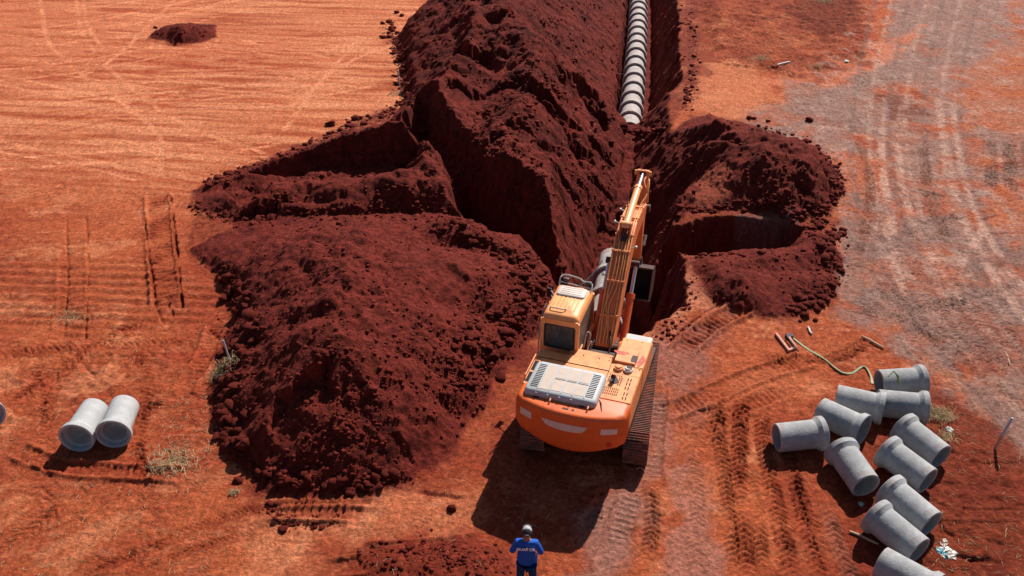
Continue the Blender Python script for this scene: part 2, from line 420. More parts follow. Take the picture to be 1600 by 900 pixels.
# ---- tracks: imprints of crawler plates and tyres, worn lanes
def track(path, width, kind='crawler', depth=0.03, pitch=0.19, tone=None, ts=.4, fade=1.0):
    pts = smooth_line([P(*q) for q in path])
    R = region(pts, width + .3)
    d, S, SD, V = line_info(X[R] + .04 * n3[R], Y[R] + .04 * n2[R], pts)
    w = width / 2
    edge = sstep(w, w - 0.08, d) * PACK[R]
    depth = depth * 1.5; ts = min(.9, ts * 1.35)
    Lt = max(1e-3, float(S.max()))
    if kind == 'lane': edge = sstep(w * 1.25, w * .35, d) * PACK[R] * np.clip(.85 + .5 * n3[R] + .5 * n2[R], 0, 1); ts = min(.85, ts * 1.25)
    edge = edge * sstep(0, .9, S) * sstep(Lt, Lt - .5, S) * np.clip(.75 + .8 * n2[R], .15, 1) * fade
    dz = 0
    if kind == 'crawler':
        bars = np.abs(((S / pitch) % 1.0) - .5) * 2
        dz = -depth * .45 + depth * sstep(.5, .8, bars) * (.6 + .5 * np.clip(n2[R] + n3[R] * .6, -1, 1))
        rim = np.exp(-((d - w - .05) / .07) ** 2) * depth * 1.3 * PACK[R] * fade
        Z[R] += rim * sstep(0, .5, S) * sstep(Lt, Lt - .5, S)
    elif kind == 'tyre':
        ph = (S + .9 * np.abs(SD)) / pitch
        bars = np.abs((ph % 1.0) - .5) * 2
        dz = -depth * .5 + depth * sstep(.5, .75, bars)
    elif kind == 'groove':
        dz = -depth * np.exp(-(d / (w * .6)) ** 2)
    elif kind == 'lane':
        dz = -depth * .4
    Z[R] += edge * dz
    if tone is not None:
        K[R] = lerp(K[R], colr(tone), edge * ts)
TRK = DARKRED * 1.5
track([(246, 300), (252, 390), (262, 480)], .80, 'crawler', .055, .2, DEEP, .4)
track([(226, 335), (233, 400), (243, 470)], .14, 'groove', .16, tone=DARKRED, ts=.7)
track([(266, 300), (277, 400), (285, 482)], .18, 'groove', .18, tone=DARKRED, ts=.8)
track([(110, 370), (112, 470), (104, 530)], .8, 'crawler', .03, .2, DEEP, .2, .6)
track([(420, 782), (500, 778), (600, 780)], .50, 'crawler', .05, .19, DEEP, .5)
track([(400, 800), (480, 800), (570, 800)], .5, 'crawler', .045, .19, TRK, .5)
track([(100, 915), (250, 850), (340, 812), (420, 795), (520, 780)], .40, 'tyre', .035, .11, DEEP, .35)
track([(150, 925), (300, 860), (380, 838), (470, 815)], .36, 'tyre', .035, .11, DEEP, .35)
track([(-20, 880), (60, 820), (110, 780)], .5, 'tyre', .04, .2, DEEP, .3)
track([(0, 862), (120, 810), (225, 762), (270, 742)], .10, 'groove', .05, tone=TRK, ts=.3)
track([(-20, 780), (150, 775), (300, 770), (500, 768)], .8, 'crawler', .012, .1, ORANGE, .3, .6)
track([(560, 870), (660, 862), (760, 850)], .45, 'crawler', .04, .13, DEEP, .4)
track([(500, 890), (640, 884), (780, 872)], .4, 'crawler', .05, .13, TRK, .4)
track([(480, 840), (640, 822), (740, 800)], .4, 'tyre', .02, .13, PALE, .25)
track([(520, 920), (600, 770), (610, 760)], .5, 'lane', .02, tone=PALE, ts=.3)
track([(440, 900), (480, 840), (500, 810)], .3, 'lane', .02, tone=PALE, ts=.5)
track([(1055, 560), (1120, 505), (1200, 470), (1290, 430)], .60, 'crawler', .06, .2, TRK, .35)
track([(1040, 540), (1100, 490), (1200, 445), (1290, 412)], .12, 'groove', .12, tone=DARKRED, ts=.6)
track([(1030, 650), (1120, 615), (1180, 590), (1270, 560)], .55, 'crawler', .045, .17, DEEP, .3)
track([(1080, 690), (1160, 640), (1230, 610)], .5, 'crawler', .03, .17, DEEP, .3)
track([(1018, 760), (1022, 690), (1030, 600)], .5, 'crawler', .03, .18, GREY * .9, .3)
track([(1085, 910), (1092, 800), (1082, 700), (1110, 620)], .45, 'tyre', .03, .16, GREY * colr((1.2, .75, .6)), .35)
track([(1172, 920), (1160, 800), (1155, 700), (1160, 620)], .5, 'tyre', .05, .17, DEEP, .4)
track([(1245, 920), (1215, 800), (1195, 700), (1190, 640)], .5, 'tyre', .06, .17, TRK, .4)
track([(1290, 930), (1262, 830), (1240, 740)], .45, 'tyre', .06, .17, DEEP, .4)
track([(1340, 930), (1310, 850), (1290, 780)], .45, 'tyre', .05, .17, GREY * .8, .3)
track([(940, 910), (975, 820), (990, 760)], .5, 'crawler', .03, .17, GREY, .3)
track([(900, 850), (945, 790), (960, 750)], .5, 'crawler', .04, .17, GREY * .9, .3)
track([(1410, 160), (1405, 250), (1420, 330), (1445, 380), (1490, 450), (1560, 540)], .38, 'lane', .03, tone=colr((.56, .33, .255)), ts=.5)
track([(1385, 160), (1378, 250), (1392, 340), (1400, 420), (1420, 470)], .38, 'lane', .03, tone=colr((.56, .33, .255)), ts=.5)
track([(1465, 150), (1478, 240), (1500, 330), (1545, 420), (1600, 500), (1660, 580)], .42, 'lane', .03, tone=colr((.56, .33, .255)), ts=.5)
track([(1487, 150), (1500, 240), (1525, 330), (1570, 410), (1640, 500)], .36, 'lane', .03, tone=colr((.56, .33, .255)), ts=.5)
for k in range(7):
    o_ = k * 27 - 60
    track([(1430 + o_, -20), (1400 + o_, 120), (1395 + o_ * 1.1, 240), (1420 + o_ * 1.2, 350), (1480 + o_ * 1.4, 450), (1570 + o_ * 1.6, 560), (1680 + o_ * 1.6, 680)], .30, 'lane', .035, tone=(colr((.50, .30, .235)) if k % 2 else DGREY * 1.2), ts=.33)
track([(1540, 350), (1510, 400), (1480, 440)], .35, 'lane', .03, tone=colr((.56, .33, .255)), ts=.5)
track([(1440, 400), (1465, 440), (1480, 470)], .5, 'lane', .03, tone=colr((.56, .33, .255)), ts=.5)
track([(1370, 400), (1430, 360), (1520, 330)], .5, 'tyre', .03, .16, DGREY * 1.4, .3)
for i, xx in enumerate((1545, 1575, 1605)):
    track([(xx, 215), (xx + 5, 300)], .6, 'tyre', .06, .22, DGREY * 1.5, .3)
for i in range(9):
    x0 = 1480 + i * 22
    track([(x0, 560 + i * 8), (x0 - 120, 440 + i * 4)], .45, 'tyre', .03, .17, DGREY * 1.7, .25)
for i in range(10):                             # damp ruts in the lower right corner
    y0 = 740 + i * 22
    dx = RS.uniform(-50, 50); track([(1620, y0 + RS.uniform(-14, 14)), (1500 + dx, y0 - 20 + RS.uniform(-14, 14)), (1420 + 8 * i + dx, y0 - 60 + RS.uniform(-14, 14))], RS.uniform(.12, .25), 'groove', RS.uniform(.02, .05), tone=DARKRED * .8, ts=.3)
for (x0, x1, y0, y1, nn, amin, amax) in ((-10, 340, 440, 760, 60, 35, 80), (0, 350, 770, 900, 18, -40, 40), (100, 330, 600, 740, 24, -25, 25), (1380, 1600, 560, 640, 14, 30, 50), (1400, 1600, 660, 900, 26, 10, 60), (1000, 1240, 480, 640, 18, 20, 60), (1250, 1600, 250, 520, 40, -15, 30), (400, 640, 770, 880, 12, -10, 10)):
    for i in range(nn):                         # scratches, gouges, edges of old wheel marks
        ax, ay = RS.uniform(x0, x1), RS.uniform(y0, y1); an = math.radians(RS.uniform(amin, amax)); L = RS.uniform(18, 75)
        bx_, by_ = ax + math.cos(an) * L, ay + math.sin(an) * L * .8
        track([(ax, ay), ((ax + bx_) / 2 + RS.uniform(-6, 6), (ay + by_) / 2 + RS.uniform(-4, 4)), (bx_, by_)], RS.uniform(.06, .16), 'groove', RS.uniform(.03, .08), tone=DARKRED * 1.1, ts=RS.uniform(.2, .5))
for i in range(44):                             # light wheel arcs over the graded ground
    y0 = RS.uniform(-40, 260); x0 = RS.uniform(-200, 250)
    a = RS.uniform(-60, 60)
    pth = [(x0, y0), (x0 + 170, y0 + a * .5), (x0 + 380, y0 + a * 1.3 + RS.uniform(-20, 20))]
    tn = PALE * RS.uniform(1.0, 1.25) if RS.rand() < .55 else DEEP * 1.3
    track(pth, .28, 'lane', .012, tone=tn, ts=RS.uniform(.25, .5)); track([(p[0] + 8, p[1] + 16) for p in pth], .28, 'lane', .012, tone=tn, ts=RS.uniform(.25, .5))
for pth in ([(60, -20), (75, 60), (110, 100)], [(118, -20), (125, 40), (150, 85)], [(128, -20), (138, 40), (168, 85)], [(300, -30), (180, 90), (90, 130)], [(640, 60), (540, 100), (450, 170)], [(600, 130), (480, 150), (330, 140)], [(160, 100), (280, 190), (420, 240)], [(120, 110), (240, 200), (250, 280)], [(560, 60), (500, 130), (440, 210)]):
    track(pth, .3, 'lane', .015, tone=PALE * 1.1, ts=.5)
for pth, w, kd in (([(103, 330), (106, 430), (100, 530)], .12, 'groove'), ([(134, 330), (138, 430), (132, 540)], .12, 'groove'), ([(-20, 555), (120, 545), (330, 530)], .5, 'tyre'), ([(0, 640), (90, 580), (180, 520), (240, 500)], .45, 'tyre'), ([(60, 560), (75, 640), (60, 760)], .4, 'tyre'), ([(240, 780), (215, 700), (230, 600), (210, 540)], .45, 'tyre'), ([(20, 700), (100, 730), (300, 745)], .4, 'crawler'), ([(280, 620), (320, 560), (340, 500)], .5, 'crawler'), ([(1150, 910), (1140, 800), (1125, 700), (1118, 620)], .45, 'tyre'), ([(1195, 910), (1185, 810), (1180, 730)], .4, 'tyre'), ([(1300, 900), (1262, 800), (1225, 690)], .4, 'tyre'), ([(1000, 900), (1020, 820), (1010, 750)], .45, 'tyre'), ([(1380, 520), (1300, 560), (1180, 560)], .5, 'tyre'), ([(1600, 640), (1500, 560), (1400, 500), (1330, 480)], .5, 'tyre'), ([(1340, 210), (1360, 300), (1340, 400)], .45, 'tyre'), ([(1440, 210), (1450, 300), (1480, 380)], .5, 'tyre'), ([(1600, 440), (1500, 470), (1380, 500)], .5, 'tyre')):
    track(pth, w, kd, .045 if kd != 'groove' else .1, .17, tone=(DEEP if pth[0][0] < 900 else K[np.searchsorted(AY, P(*pth[1])[1]), np.searchsorted(AX, P(*pth[1])[0])] * .7), ts=.4)
# horizontal bars left by a grader at the left edge
band = poly_sd(X, Y, [P(-80, 400), P(230, 405), P(350, 430), P(360, 480), P(300, 520), P(-80, 530)])
bm_ = sstep(-.3, .8, band + .6 * n2) * PACK
bars = np.sin(2 * PI * (Y + .05 * n1 + .06 * X + .07 * n2) / .46)
Z += bm_ * .028 * bars
K = lerp(K, DEEP * .85, bm_ * .35 * (bars < -.2))
band = poly_sd(X, Y, [P(-80, 540), P(230, 530), P(330, 560), P(330, 720), P(200, 640), P(-80, 700)])
bm_ = sstep(-.3, .8, band + .8 * n2) * PACK
Z += bm_ * (.05 * ridged(X + .8 * Y, Y - .5 * X, .9, 3, 611) + .02 * fbm(X, Y, 4, 2, 621))
Z += farleft * PACK * (.012 * streak + .007 * streakf)
band = poly_sd(X, Y, [P(1070, -60), P(1350, -60), P(1370, 90), P(1250, 130), P(1110, 100)])
bm_ = sstep(0, 1.2, band + .6 * n2) * PACK
Z += bm_ * (.12 + .07 * ridged(X, Y, .8, 4, 631) + .04 * fbm(X, Y, 3, 3, 641))
band = poly_sd(X, Y, [P(1450, 600), P(1640, 735), P(1640, 960), P(1290, 960), P(1330, 800), P(1320, 700)])
bm_ = sstep(0, 1.2, band + .5 * n2) * PACK
Z += bm_ * (.05 * ridged(X, Y, .9, 4, 651) + .035 * fbm(X, Y, 3, 4, 661))
K = lerp(K, SPOIL2, bm_ * sstep(.0, .7, fbm(X, Y, .7, 5, 665, .6)) * .6)
# dark loose spoil colour wherever loose
sc = lerp(np.zeros_like(K) + SPOIL, SPOIL2, .5 + .7 * n2 + .4 * n3)
lm = np.clip(LOOSE * 1.4 + .5 * n3 * LOOSE * (1 - LOOSE) * 4, 0, 1)
patchy = sstep(-.1, .8, fbm(X, Y, .42, 5, 741, .6)); sc = lerp(sc, colr((.195, .027, .016)), patchy * .5); sc = lerp(sc, SPOIL * .7, sstep(.25, .9, fbm(X, Y, .6, 5, 751, .6)) * .6)
# deep cut walls: raw red subsoil, toned down in colour to deepen their shade
wall = sstep(.3, 1.2, BASE - Z)
sc = lerp(sc, SPOIL2 * colr((.85, .85, .85)), wall * .5)
K = lerp(K, sc, lm)
zl = [([(300, 300), (360, 270), (640, 160), (760, 240), (900, 330), (930, 440), (870, 480), (840, 560), (770, 600), (740, 660), (700, 720), (640, 765), (400, 768), (350, 700), (345, 560), (365, 480), (340, 420), (300, 395), (380, 355), (300, 330)], .9),
      ([(1030, 230), (1080, 180), (1180, 190), (1300, 260), (1310, 330), (1300, 350), (1300, 470), (1240, 505), (1140, 490), (1085, 420), (1030, 430), (1010, 380)], .85),
      ([(1080, -100), (1090, 60), (1085, 140), (1050, 200), (1000, 200), (1000, -100)], .9), ([(1040, 400), (1075, 400), (1060, 470), (1040, 530), (1020, 520), (1030, 440)], .6)]
for zi, (pl, st) in enumerate(zl):
    zone(pl, SPOIL2 * colr((1.05, 1.25, 1.3)), st, .5, 1.3, .35, 60 + zi, np.clip(.8 + .5 * n3 + .3 * n2, 0, 1))
def zone_over(*a, **k): zone(*a, **k)
zone([(500, 850), (700, 830), (800, 850), (830, 980), (470, 980)], DARKRED * 1.5, .6, 1.0, .9, .7, 45)
zone([(1078, 292), (1120, 285), (1140, 300), (1125, 328), (1085, 325)], colr((.36, .085, .045)), .6, .4, 1.2, .35, 40)
zone([(1150, 335), (1235, 338), (1240, 350), (1215, 375), (1160, 365)], GREY * .6, .6, .4, 1.2, .3, 41)
crumb = sstep(.35, .9, fbm(X, Y, 5.0, 3, 711)) * sstep(-1.3, .1, -np.abs(HEAPH * 0) + 0)
# loose crumbs carried out round the heaps
K = np.clip(K * (1 + .20 * n3 + .22 * fbm(X, Y, 9, 3, 721))[..., None], 0.004, .9)

def height(x, y):
    i = np.clip(np.searchsorted(AY, y), 1, NY - 1); j = np.clip(np.searchsorted(AX, x), 1, NX - 1)
    ty = (y - AY[i - 1]) / (AY[i] - AY[i - 1]); tx = (x - AX[j - 1]) / (AX[j] - AX[j - 1])
    return float((Z[i - 1, j - 1] * (1 - tx) + Z[i - 1, j] * tx) * (1 - ty) + (Z[i, j - 1] * (1 - tx) + Z[i, j] * tx) * ty)
def ray(px, py):
    """where the line of sight through a photo point meets the ground"""
    lo = None
    for z in np.arange(4.0, -4.0, -0.03):
        x, y = P(px, py, z)
        if height(x, y) >= z: return Vector((x, y, z))
    return P3(px, py)

# ------------------------------------------------------------------ materials
def new_mat(name):
    m = bpy.data.materials.new(name); m.use_nodes = True
    return m, m.node_tree.nodes, m.node_tree.links, m.node_tree.nodes['Principled BSDF']
def soil_material():
    m, n, l, b = new_mat('soil')
    at = n.new('ShaderNodeAttribute'); at.attribute_name = 'soil'
    tc = n.new('ShaderNodeTexCoord')
    a = n.new('ShaderNodeTexNoise'); a.inputs['Scale'].default_value = 9; a.inputs['Detail'].default_value = 8; a.inputs['Roughness'].default_value = .7
    l.new(tc.outputs['Object'], a.inputs['Vector'])
    r = n.new('ShaderNodeMapRange'); r.inputs[1].default_value = .3; r.inputs[2].default_value = .7; r.inputs[3].default_value = .50; r.inputs[4].default_value = 1.50
    l.new(a.outputs[0], r.inputs[0])
    mx = n.new('ShaderNodeMix'); mx.data_type = 'RGBA'; mx.blend_type = 'MULTIPLY'; mx.inputs[0].default_value = 1
    l.new(at.outputs['Color'], mx.inputs[6]); l.new(r.outputs[0], mx.inputs[7])
    l.new(mx.outputs[2], b.inputs['Base Color'])
    b.inputs['Roughness'].default_value = .92
    b.inputs['Specular IOR Level'].default_value = .12
    a2 = n.new('ShaderNodeTexNoise'); a2.inputs['Scale'].default_value = 14; a2.inputs['Detail'].default_value = 7; a2.inputs['Roughness'].default_value = .75
    l.new(tc.outputs['Object'], a2.inputs['Vector'])
    bp = n.new('ShaderNodeBump'); bp.inputs['Strength'].default_value = 1.0; bp.inputs['Distance'].default_value = .11
    l.new(a2.outputs[0], bp.inputs['Height']); l.new(bp.outputs[0], b.inputs['Normal'])
    return m
SOIL = soil_material()

def grid_mesh(name, facemask, zz):
    """mesh of the chosen grid faces"""
    used = np.zeros(X.shape, bool)
    used[:-1, :-1] |= facemask; used[1:, :-1] |= facemask; used[:-1, 1:] |= facemask; used[1:, 1:] |= facemask
    idx = np.full(X.shape, -1, np.int64)
    nv = int(used.sum()); idx[used] = np.arange(nv)
    co = np.stack([X[used], Y[used], zz[used]], 1).astype(np.float32)
    f = np.stack([idx[:-1, :-1][facemask], idx[:-1, 1:][facemask], idx[1:, 1:][facemask], idx[1:, :-1][facemask]], 1)
    nf = len(f)
    me = bpy.data.meshes.new(name)
    me.vertices.add(nv); me.vertices.foreach_set('co', co.ravel())
    me.loops.add(nf * 4); me.loops.foreach_set('vertex_index', f.astype(np.int32).ravel())
    me.polygons.add(nf); me.polygons.foreach_set('loop_start', np.arange(0, nf * 4, 4, dtype=np.int32))
    me.polygons.foreach_set('loop_total', np.full(nf, 4, np.int32))
    me.update(calc_edges=True)
    me.polygons.foreach_set('use_smooth', np.ones(nf, bool))
    at = me.color_attributes.new('soil', 'FLOAT_COLOR', 'POINT')
    c4 = np.ones((nv, 4), np.float32); c4[:, :3] = K[used]
    at.data.foreach_set('color', c4.ravel())
    me.materials.append(SOIL)
    o = bpy.data.objects.new(name, me)
    COL.objects.link(o)
    return o
above = (Z - BASE > 0.03) & (HID > 0) & (CUT > -0.05)
vm = np.where(above, HID, 0)
fm = np.minimum(np.minimum(vm[:-1, :-1], vm[1:, :-1]), np.minimum(vm[:-1, 1:], vm[1:, 1:]))
fh = np.where(fm > 0, np.maximum(np.maximum(vm[:-1, :-1], vm[1:, :-1]), np.maximum(vm[:-1, 1:], vm[1:, 1:])), 0)
HEAPS = {1: ('big dark red heap of loose soil left of the orange excavator', (X < 99)),
         2: ('long high ridge of dark red spoil running left of the pipe trench', 0),
         3: ('low cut band of dark red soil between the near heap and the long ridge', 0),
         4: ('rounded dark red soil heap on the far side of the right side trench', 0),
         5: ('small low heap of dark soil in front of the right side trench', 0),
         6: ('low crumbly red soil mound beside the man in blue', 0),
         7: ('little far-off dark soil heap alone on the graded ground', 0)}
allheap = np.zeros(fh.shape, bool)
for k, (lab, _) in HEAPS.items():
    msk = fh == k
    if not msk.any(): continue
    allheap |= msk
    o = grid_mesh('soil_heap', msk, Z)
    tag(o, lab, 'soil heap')
# the ground goes on under the heaps
ins = np.zeros(X.shape, bool)
ins[1:-1, 1:-1] = allheap[:-1, :-1] & allheap[1:, :-1] & allheap[:-1, 1:] & allheap[1:, 1:]
ZG = np.where(ins, np.minimum(BASE, Z) - 0.12, Z)
g = grid_mesh('ground', np.ones(fh.shape, bool), ZG)
tag(g, kind='structure')
print('terrain done')

# ================================================================== mesh builder
class MB:
    def __init__(self, mat=None):
        self.bm = bmesh.new(); self.M = mat or Matrix()
    def _xf(self, vs):
        for v in vs: v.co = self.M @ v.co
    def box(self, c, s, rot=None):
        r = bmesh.ops.create_cube(self.bm, size=1.0)
        m = Matrix.Translation(c) @ (rot.to_4x4() if rot else Matrix()) @ Matrix.Diagonal((s[0], s[1], s[2], 1))
        for v in r['verts']: v.co = self.M @ (m @ v.co)
        return self
    def cyl(self, a, b, r, r2=None, n=16, caps=True):
        a, b = Vector(a), Vector(b); d = b - a
        q = d.to_track_quat('Z', 'Y')
        res = bmesh.ops.create_cone(self.bm, cap_ends=caps, segments=n, radius1=r, radius2=r if r2 is None else r2, depth=d.length)
        m = Matrix.Translation((a + b) / 2) @ q.to_matrix().to_4x4()
        for v in res['verts']: v.co = self.M @ (m @ v.co)
        return self
    def tube(self, path, r, n=8, taper=None):
        pts = [Vector(p) for p in path]; rings = []
        for i, p in enumerate(pts):
            d = (pts[min(i + 1, len(pts) - 1)] - pts[max(i - 1, 0)]).normalized()
            q = d.to_track_quat('Z', 'Y')
            rr = r if taper is None else r * taper[i]
            rings.append([self.bm.verts.new(self.M @ (p + q @ Vector((math.cos(2 * PI * k / n) * rr, math.sin(2 * PI * k / n) * rr, 0)))) for k in range(n)])
        for a, b in zip(rings[:-1], rings[1:]):
            for k in range(n): self.bm.faces.new((a[k], a[(k + 1) % n], b[(k + 1) % n], b[k]))
        self.bm.faces.new(rings[0][::-1]); self.bm.faces.new(rings[-1])
        return self
    def prism(self, prof, x0, x1):
        """profile of (y, z) points extruded along x"""
        a = [self.bm.verts.new(self.M @ Vector((x0, p[0], p[1]))) for p in prof]
        b = [self.bm.verts.new(self.M @ Vector((x1, p[0], p[1]))) for p in prof]
        n = len(prof)
        for k in range(n): self.bm.faces.new((a[k], a[(k + 1) % n], b[(k + 1) % n], b[k]))
        self.bm.faces.new(a[::-1]); self.bm.faces.new(b)
        return self
    def loft(self, rings, cap=True):
        R = [[self.bm.verts.new(self.M @ Vector(p)) for p in ring] for ring in rings]
        n = len(R[0])
        for a, b in zip(R[:-1], R[1:]):
            for k in range(n): self.bm.faces.new((a[k], a[(k + 1) % n], b[(k + 1) % n], b[k]))
        if cap: self.bm.faces.new(R[0][::-1]); self.bm.faces.new(R[-1])
        return self
    def lathe(self, prof, n=48, axis='Y'):
        """profile (along, radius), closed loop, turned about the axis"""
        rings = []
        for k in range(n):
            a = 2 * PI * k / n
            rings.append([self.bm.verts.new(self.M @ Vector((math.cos(a) * r, y, math.sin(a) * r))) for y, r in prof])
        m = len(prof)
        for k in range(n):
            A, B = rings[k], rings[(k + 1) % n]
            for i in range(m): self.bm.faces.new((A[i], A[(i + 1) % m], B[(i + 1) % m], B[i]))
        return self
    def build(self, name, mat, parent=None, bevel=0, smooth=True, angle=35):
        bmesh.ops.recalc_face_normals(self.bm, faces=self.bm.faces)
        me = bpy.data.meshes.new(name); self.bm.to_mesh(me); self.bm.free()
        if smooth:
            me.polygons.foreach_set('use_smooth', [True] * len(me.polygons))
            me.set_sharp_from_angle(angle=math.radians(angle))
        me.materials.append(mat)
        o = bpy.data.objects.new(name, me); COL.objects.link(o)
        if parent: o.parent = parent
        if bevel:
            b = o.modifiers.new('bevel', 'BEVEL'); b.width = bevel; b.segments = 3; b.limit_method = 'ANGLE'; b.angle_limit = math.radians(35)
            b.harden_normals = False
        return o

def simple(name, col, rough=.6, metal=0.0, spec=.4, var=.15, scale=6.0, dirt=None, dirtcol=(.20, .06, .03), dirt_scale=2.5, bump=0.0, objvar=0.0):
    """painted / plain surface with mottling and patches of red dust"""
    m, n, l, b = new_mat(name)
    tc = n.new('ShaderNodeTexCoord')
    a = n.new('ShaderNodeTexNoise'); a.inputs['Scale'].default_value = scale; a.inputs['Detail'].default_value = 8; a.inputs['Roughness'].default_value = .65
    l.new(tc.outputs['Object'], a.inputs['Vector'])
    r = n.new('ShaderNodeMapRange'); r.inputs[1].default_value = .3; r.inputs[2].default_value = .7; r.inputs[3].default_value = 1 - var; r.inputs[4].default_value = 1 + var
    l.new(a.outputs[0], r.inputs[0])
    mx = n.new('ShaderNodeMix'); mx.data_type = 'RGBA'; mx.blend_type = 'MULTIPLY'; mx.inputs[0].default_value = 1
    mx.inputs[6].default_value = (*col, 1); l.new(r.outputs[0], mx.inputs[7])
    out = mx.outputs[2]
    if objvar:
        oi = n.new('ShaderNodeObjectInfo'); orr = n.new('ShaderNodeMapRange'); orr.inputs[3].default_value = 1 - objvar; orr.inputs[4].default_value = 1 + objvar; l.new(oi.outputs['Random'], orr.inputs[0])
        m3 = n.new('ShaderNodeMix'); m3.data_type = 'RGBA'; m3.blend_type = 'MULTIPLY'; m3.inputs[0].default_value = 1; l.new(out, m3.inputs[6]); l.new(orr.outputs[0], m3.inputs[7]); out = m3.outputs[2]
    if dirt:
        d = n.new('ShaderNodeTexNoise'); d.inputs['Scale'].default_value = dirt_scale; d.inputs['Detail'].default_value = 9; d.inputs['Roughness'].default_value = .72
        l.new(tc.outputs['Object'], d.inputs['Vector'])
        dr = n.new('ShaderNodeMapRange'); dr.inputs[1].default_value = .62 - dirt * .3; dr.inputs[2].default_value = .78 - dirt * .2; dr.inputs[3].default_value = 0; dr.inputs[4].default_value = .85
        l.new(d.outputs[0], dr.inputs[0])
        m2 = n.new('ShaderNodeMix'); m2.data_type = 'RGBA'; m2.inputs[7].default_value = (*dirtcol, 1)
        l.new(dr.outputs[0], m2.inputs[0]); l.new(out, m2.inputs[6]); out = m2.outputs[2]
    l.new(out, b.inputs['Base Color'])
    b.inputs['Roughness'].default_value = rough; b.inputs['Metallic'].default_value = metal; b.inputs['Specular IOR Level'].default_value = spec
    if bump:
        bp = n.new('ShaderNodeBump'); bp.inputs['Strength'].default_value = bump; bp.inputs['Distance'].default_value = .02
        a2 = n.new('ShaderNodeTexNoise'); a2.inputs['Scale'].default_value = scale * 5; a2.inputs['Detail'].default_value = 6
        l.new(tc.outputs['Object'], a2.inputs['Vector']); l.new(a2.outputs[0], bp.inputs['Height']); l.new(bp.outputs[0], b.inputs['Normal'])
    return m
M = {}
M['concrete'] = simple('concrete', (.31, .315, .325), .85, spec=.2, var=.22, scale=4, dirt=.30, dirtcol=(.27, .19, .165), bump=.45, objvar=.10)
M['concrete_pale'] = simple('concrete_pale', (.38, .385, .395), .8, spec=.2, var=.14, scale=4, dirt=.18, dirtcol=(.36, .28, .25), bump=.3, objvar=.04)
M['concrete_old'] = simple('concrete_old', (.44, .40, .39), .9, spec=.1, var=.25, scale=3, dirt=.35, dirtcol=(.26, .12, .09), bump=.35)
M['clod'] = simple('clod_soil', (.105, .013, .009), .95, spec=.1, var=.4, scale=12, dirt=.5, dirtcol=(.20, .035, .02), dirt_scale=6, bump=1)
M['straw'] = simple('straw', (.50, .36, .21), .8, spec=.2, var=.35, scale=2)
M['leaf'] = simple('leaf', (.13, .19, .05), .7, spec=.3, var=.4, scale=8)
M['wood'] = simple('wood', (.50, .33, .22), .8, spec=.2, var=.3, scale=9, dirt=.2)
M['pinkwood'] = simple('pink_wood', (.50, .26, .20), .8, spec=.2, var=.2, scale=9, dirt=.2)
M['white'] = simple('white_paint', (.6, .58, .56), .6, var=.1, dirt=.15)
M['stripe'] = simple('stake_white', (.45, .45, .50), .6, var=.1, dirt=.1)
M['strap'] = simple('strap', (.20, .24, .12), .7, var=.35, scale=3, dirt=.35, dirtcol=(.45, .33, .2))
M['dark'] = simple('dark_rag', (.05, .05, .06), .8, var=.2)

# ================================================================== concrete pipes
def pipe_mesh(name, L, ro, rb, ri, bl, mat):
    rs = ri + (rb - ri) * .52                      # socket bore
    prof = [(0, rb - .012), (.012, rb), (bl * .72, rb), (bl, ro + .03), (bl + .05, ro), (L - .012, ro - .004), (L, ro - .02),
            (L, ri + .006), (L - .01, ri), (bl * .75, ri), (bl * .68, rs), (.012, rs), (0, rs + .012)]
    mb = MB(Matrix.Translation((0, -L / 2, 0))); mb.lathe(prof, 56)
    o = mb.build(name, mat, angle=28)
    return o
PIPE_L, PIPE_R, PIPE_B = 1.19, .362, .435
proto = pipe_mesh('concrete_pipe', PIPE_L, PIPE_R, PIPE_B, .295, .19, M['concrete'])
chip = proto.data
yard = [  # bell end px, far end px, label
    ((1439, 596), (1376, 597), 'grey concrete pipe farthest back in the scattered pile, with a strap end lying over it'),
    ((1442, 637), (1378, 628), 'grey concrete pipe tucked just in front of the farthest pipe, beside the dry straw'),
    ((1373, 638), (1314, 622), 'grey concrete pipe whose bell end overlaps the one beside the dry straw'),
    ((1343, 672), (1287, 643), 'grey concrete pipe between the leftmost pipe and the upper pipes, bell half in shade'),
    ((1283, 677), (1217, 681), 'leftmost grey concrete pipe of the scattered pile, open spigot facing left'),
    ((1313, 702), (1354, 756), 'steeply angled grey concrete pipe alone in front of the leftmost pipe'),
    ((1412, 671), (1467, 711), 'grey concrete pipe at the right edge of the pile, upper of the middle pair'),
    ((1387, 711), (1444, 750), 'grey concrete pipe at the pile middle, lower of the middle pair'),
    ((1393, 773), (1447, 815), 'grey concrete pipe, upper of the touching pair just behind the nearest pipe'),
    ((1371, 811), (1429, 856), 'grey concrete pipe, lower of the touching pair, a wooden stick by its bell'),
    ((1449, 921), (1388, 884), 'nearest grey concrete pipe, cut off by the bottom of the picture')]
def lay(o, bpx, fpx, L, rb, ro, zc=None, tilt=True):
    zc0 = rb * .93
    b = Vector((*P(*bpx, zc0), 0)); f = Vector((*P(*fpx, zc0), 0))
    mid = (b + f) / 2; d = (f - b).normalized()
    zg = height(mid.x, mid.y)
    o.location = (mid.x, mid.y, zg + (rb + ro) / 2 - .015)
    o.rotation_euler = (math.asin((ro - rb) / L * .9), 0, math.atan2(-d.x, d.y))
for i, (b, f, lab) in enumerate(yard):
    o = proto if i == 0 else proto.copy()
    if i: COL.objects.link(o)
    lay(o, b, f, PIPE_L, PIPE_B, PIPE_R)
    tag(o, lab, 'concrete pipe', 'scattered concrete pipes at the lower right')
pale = proto.data.copy(); pale.materials[0] = M['concrete_pale']
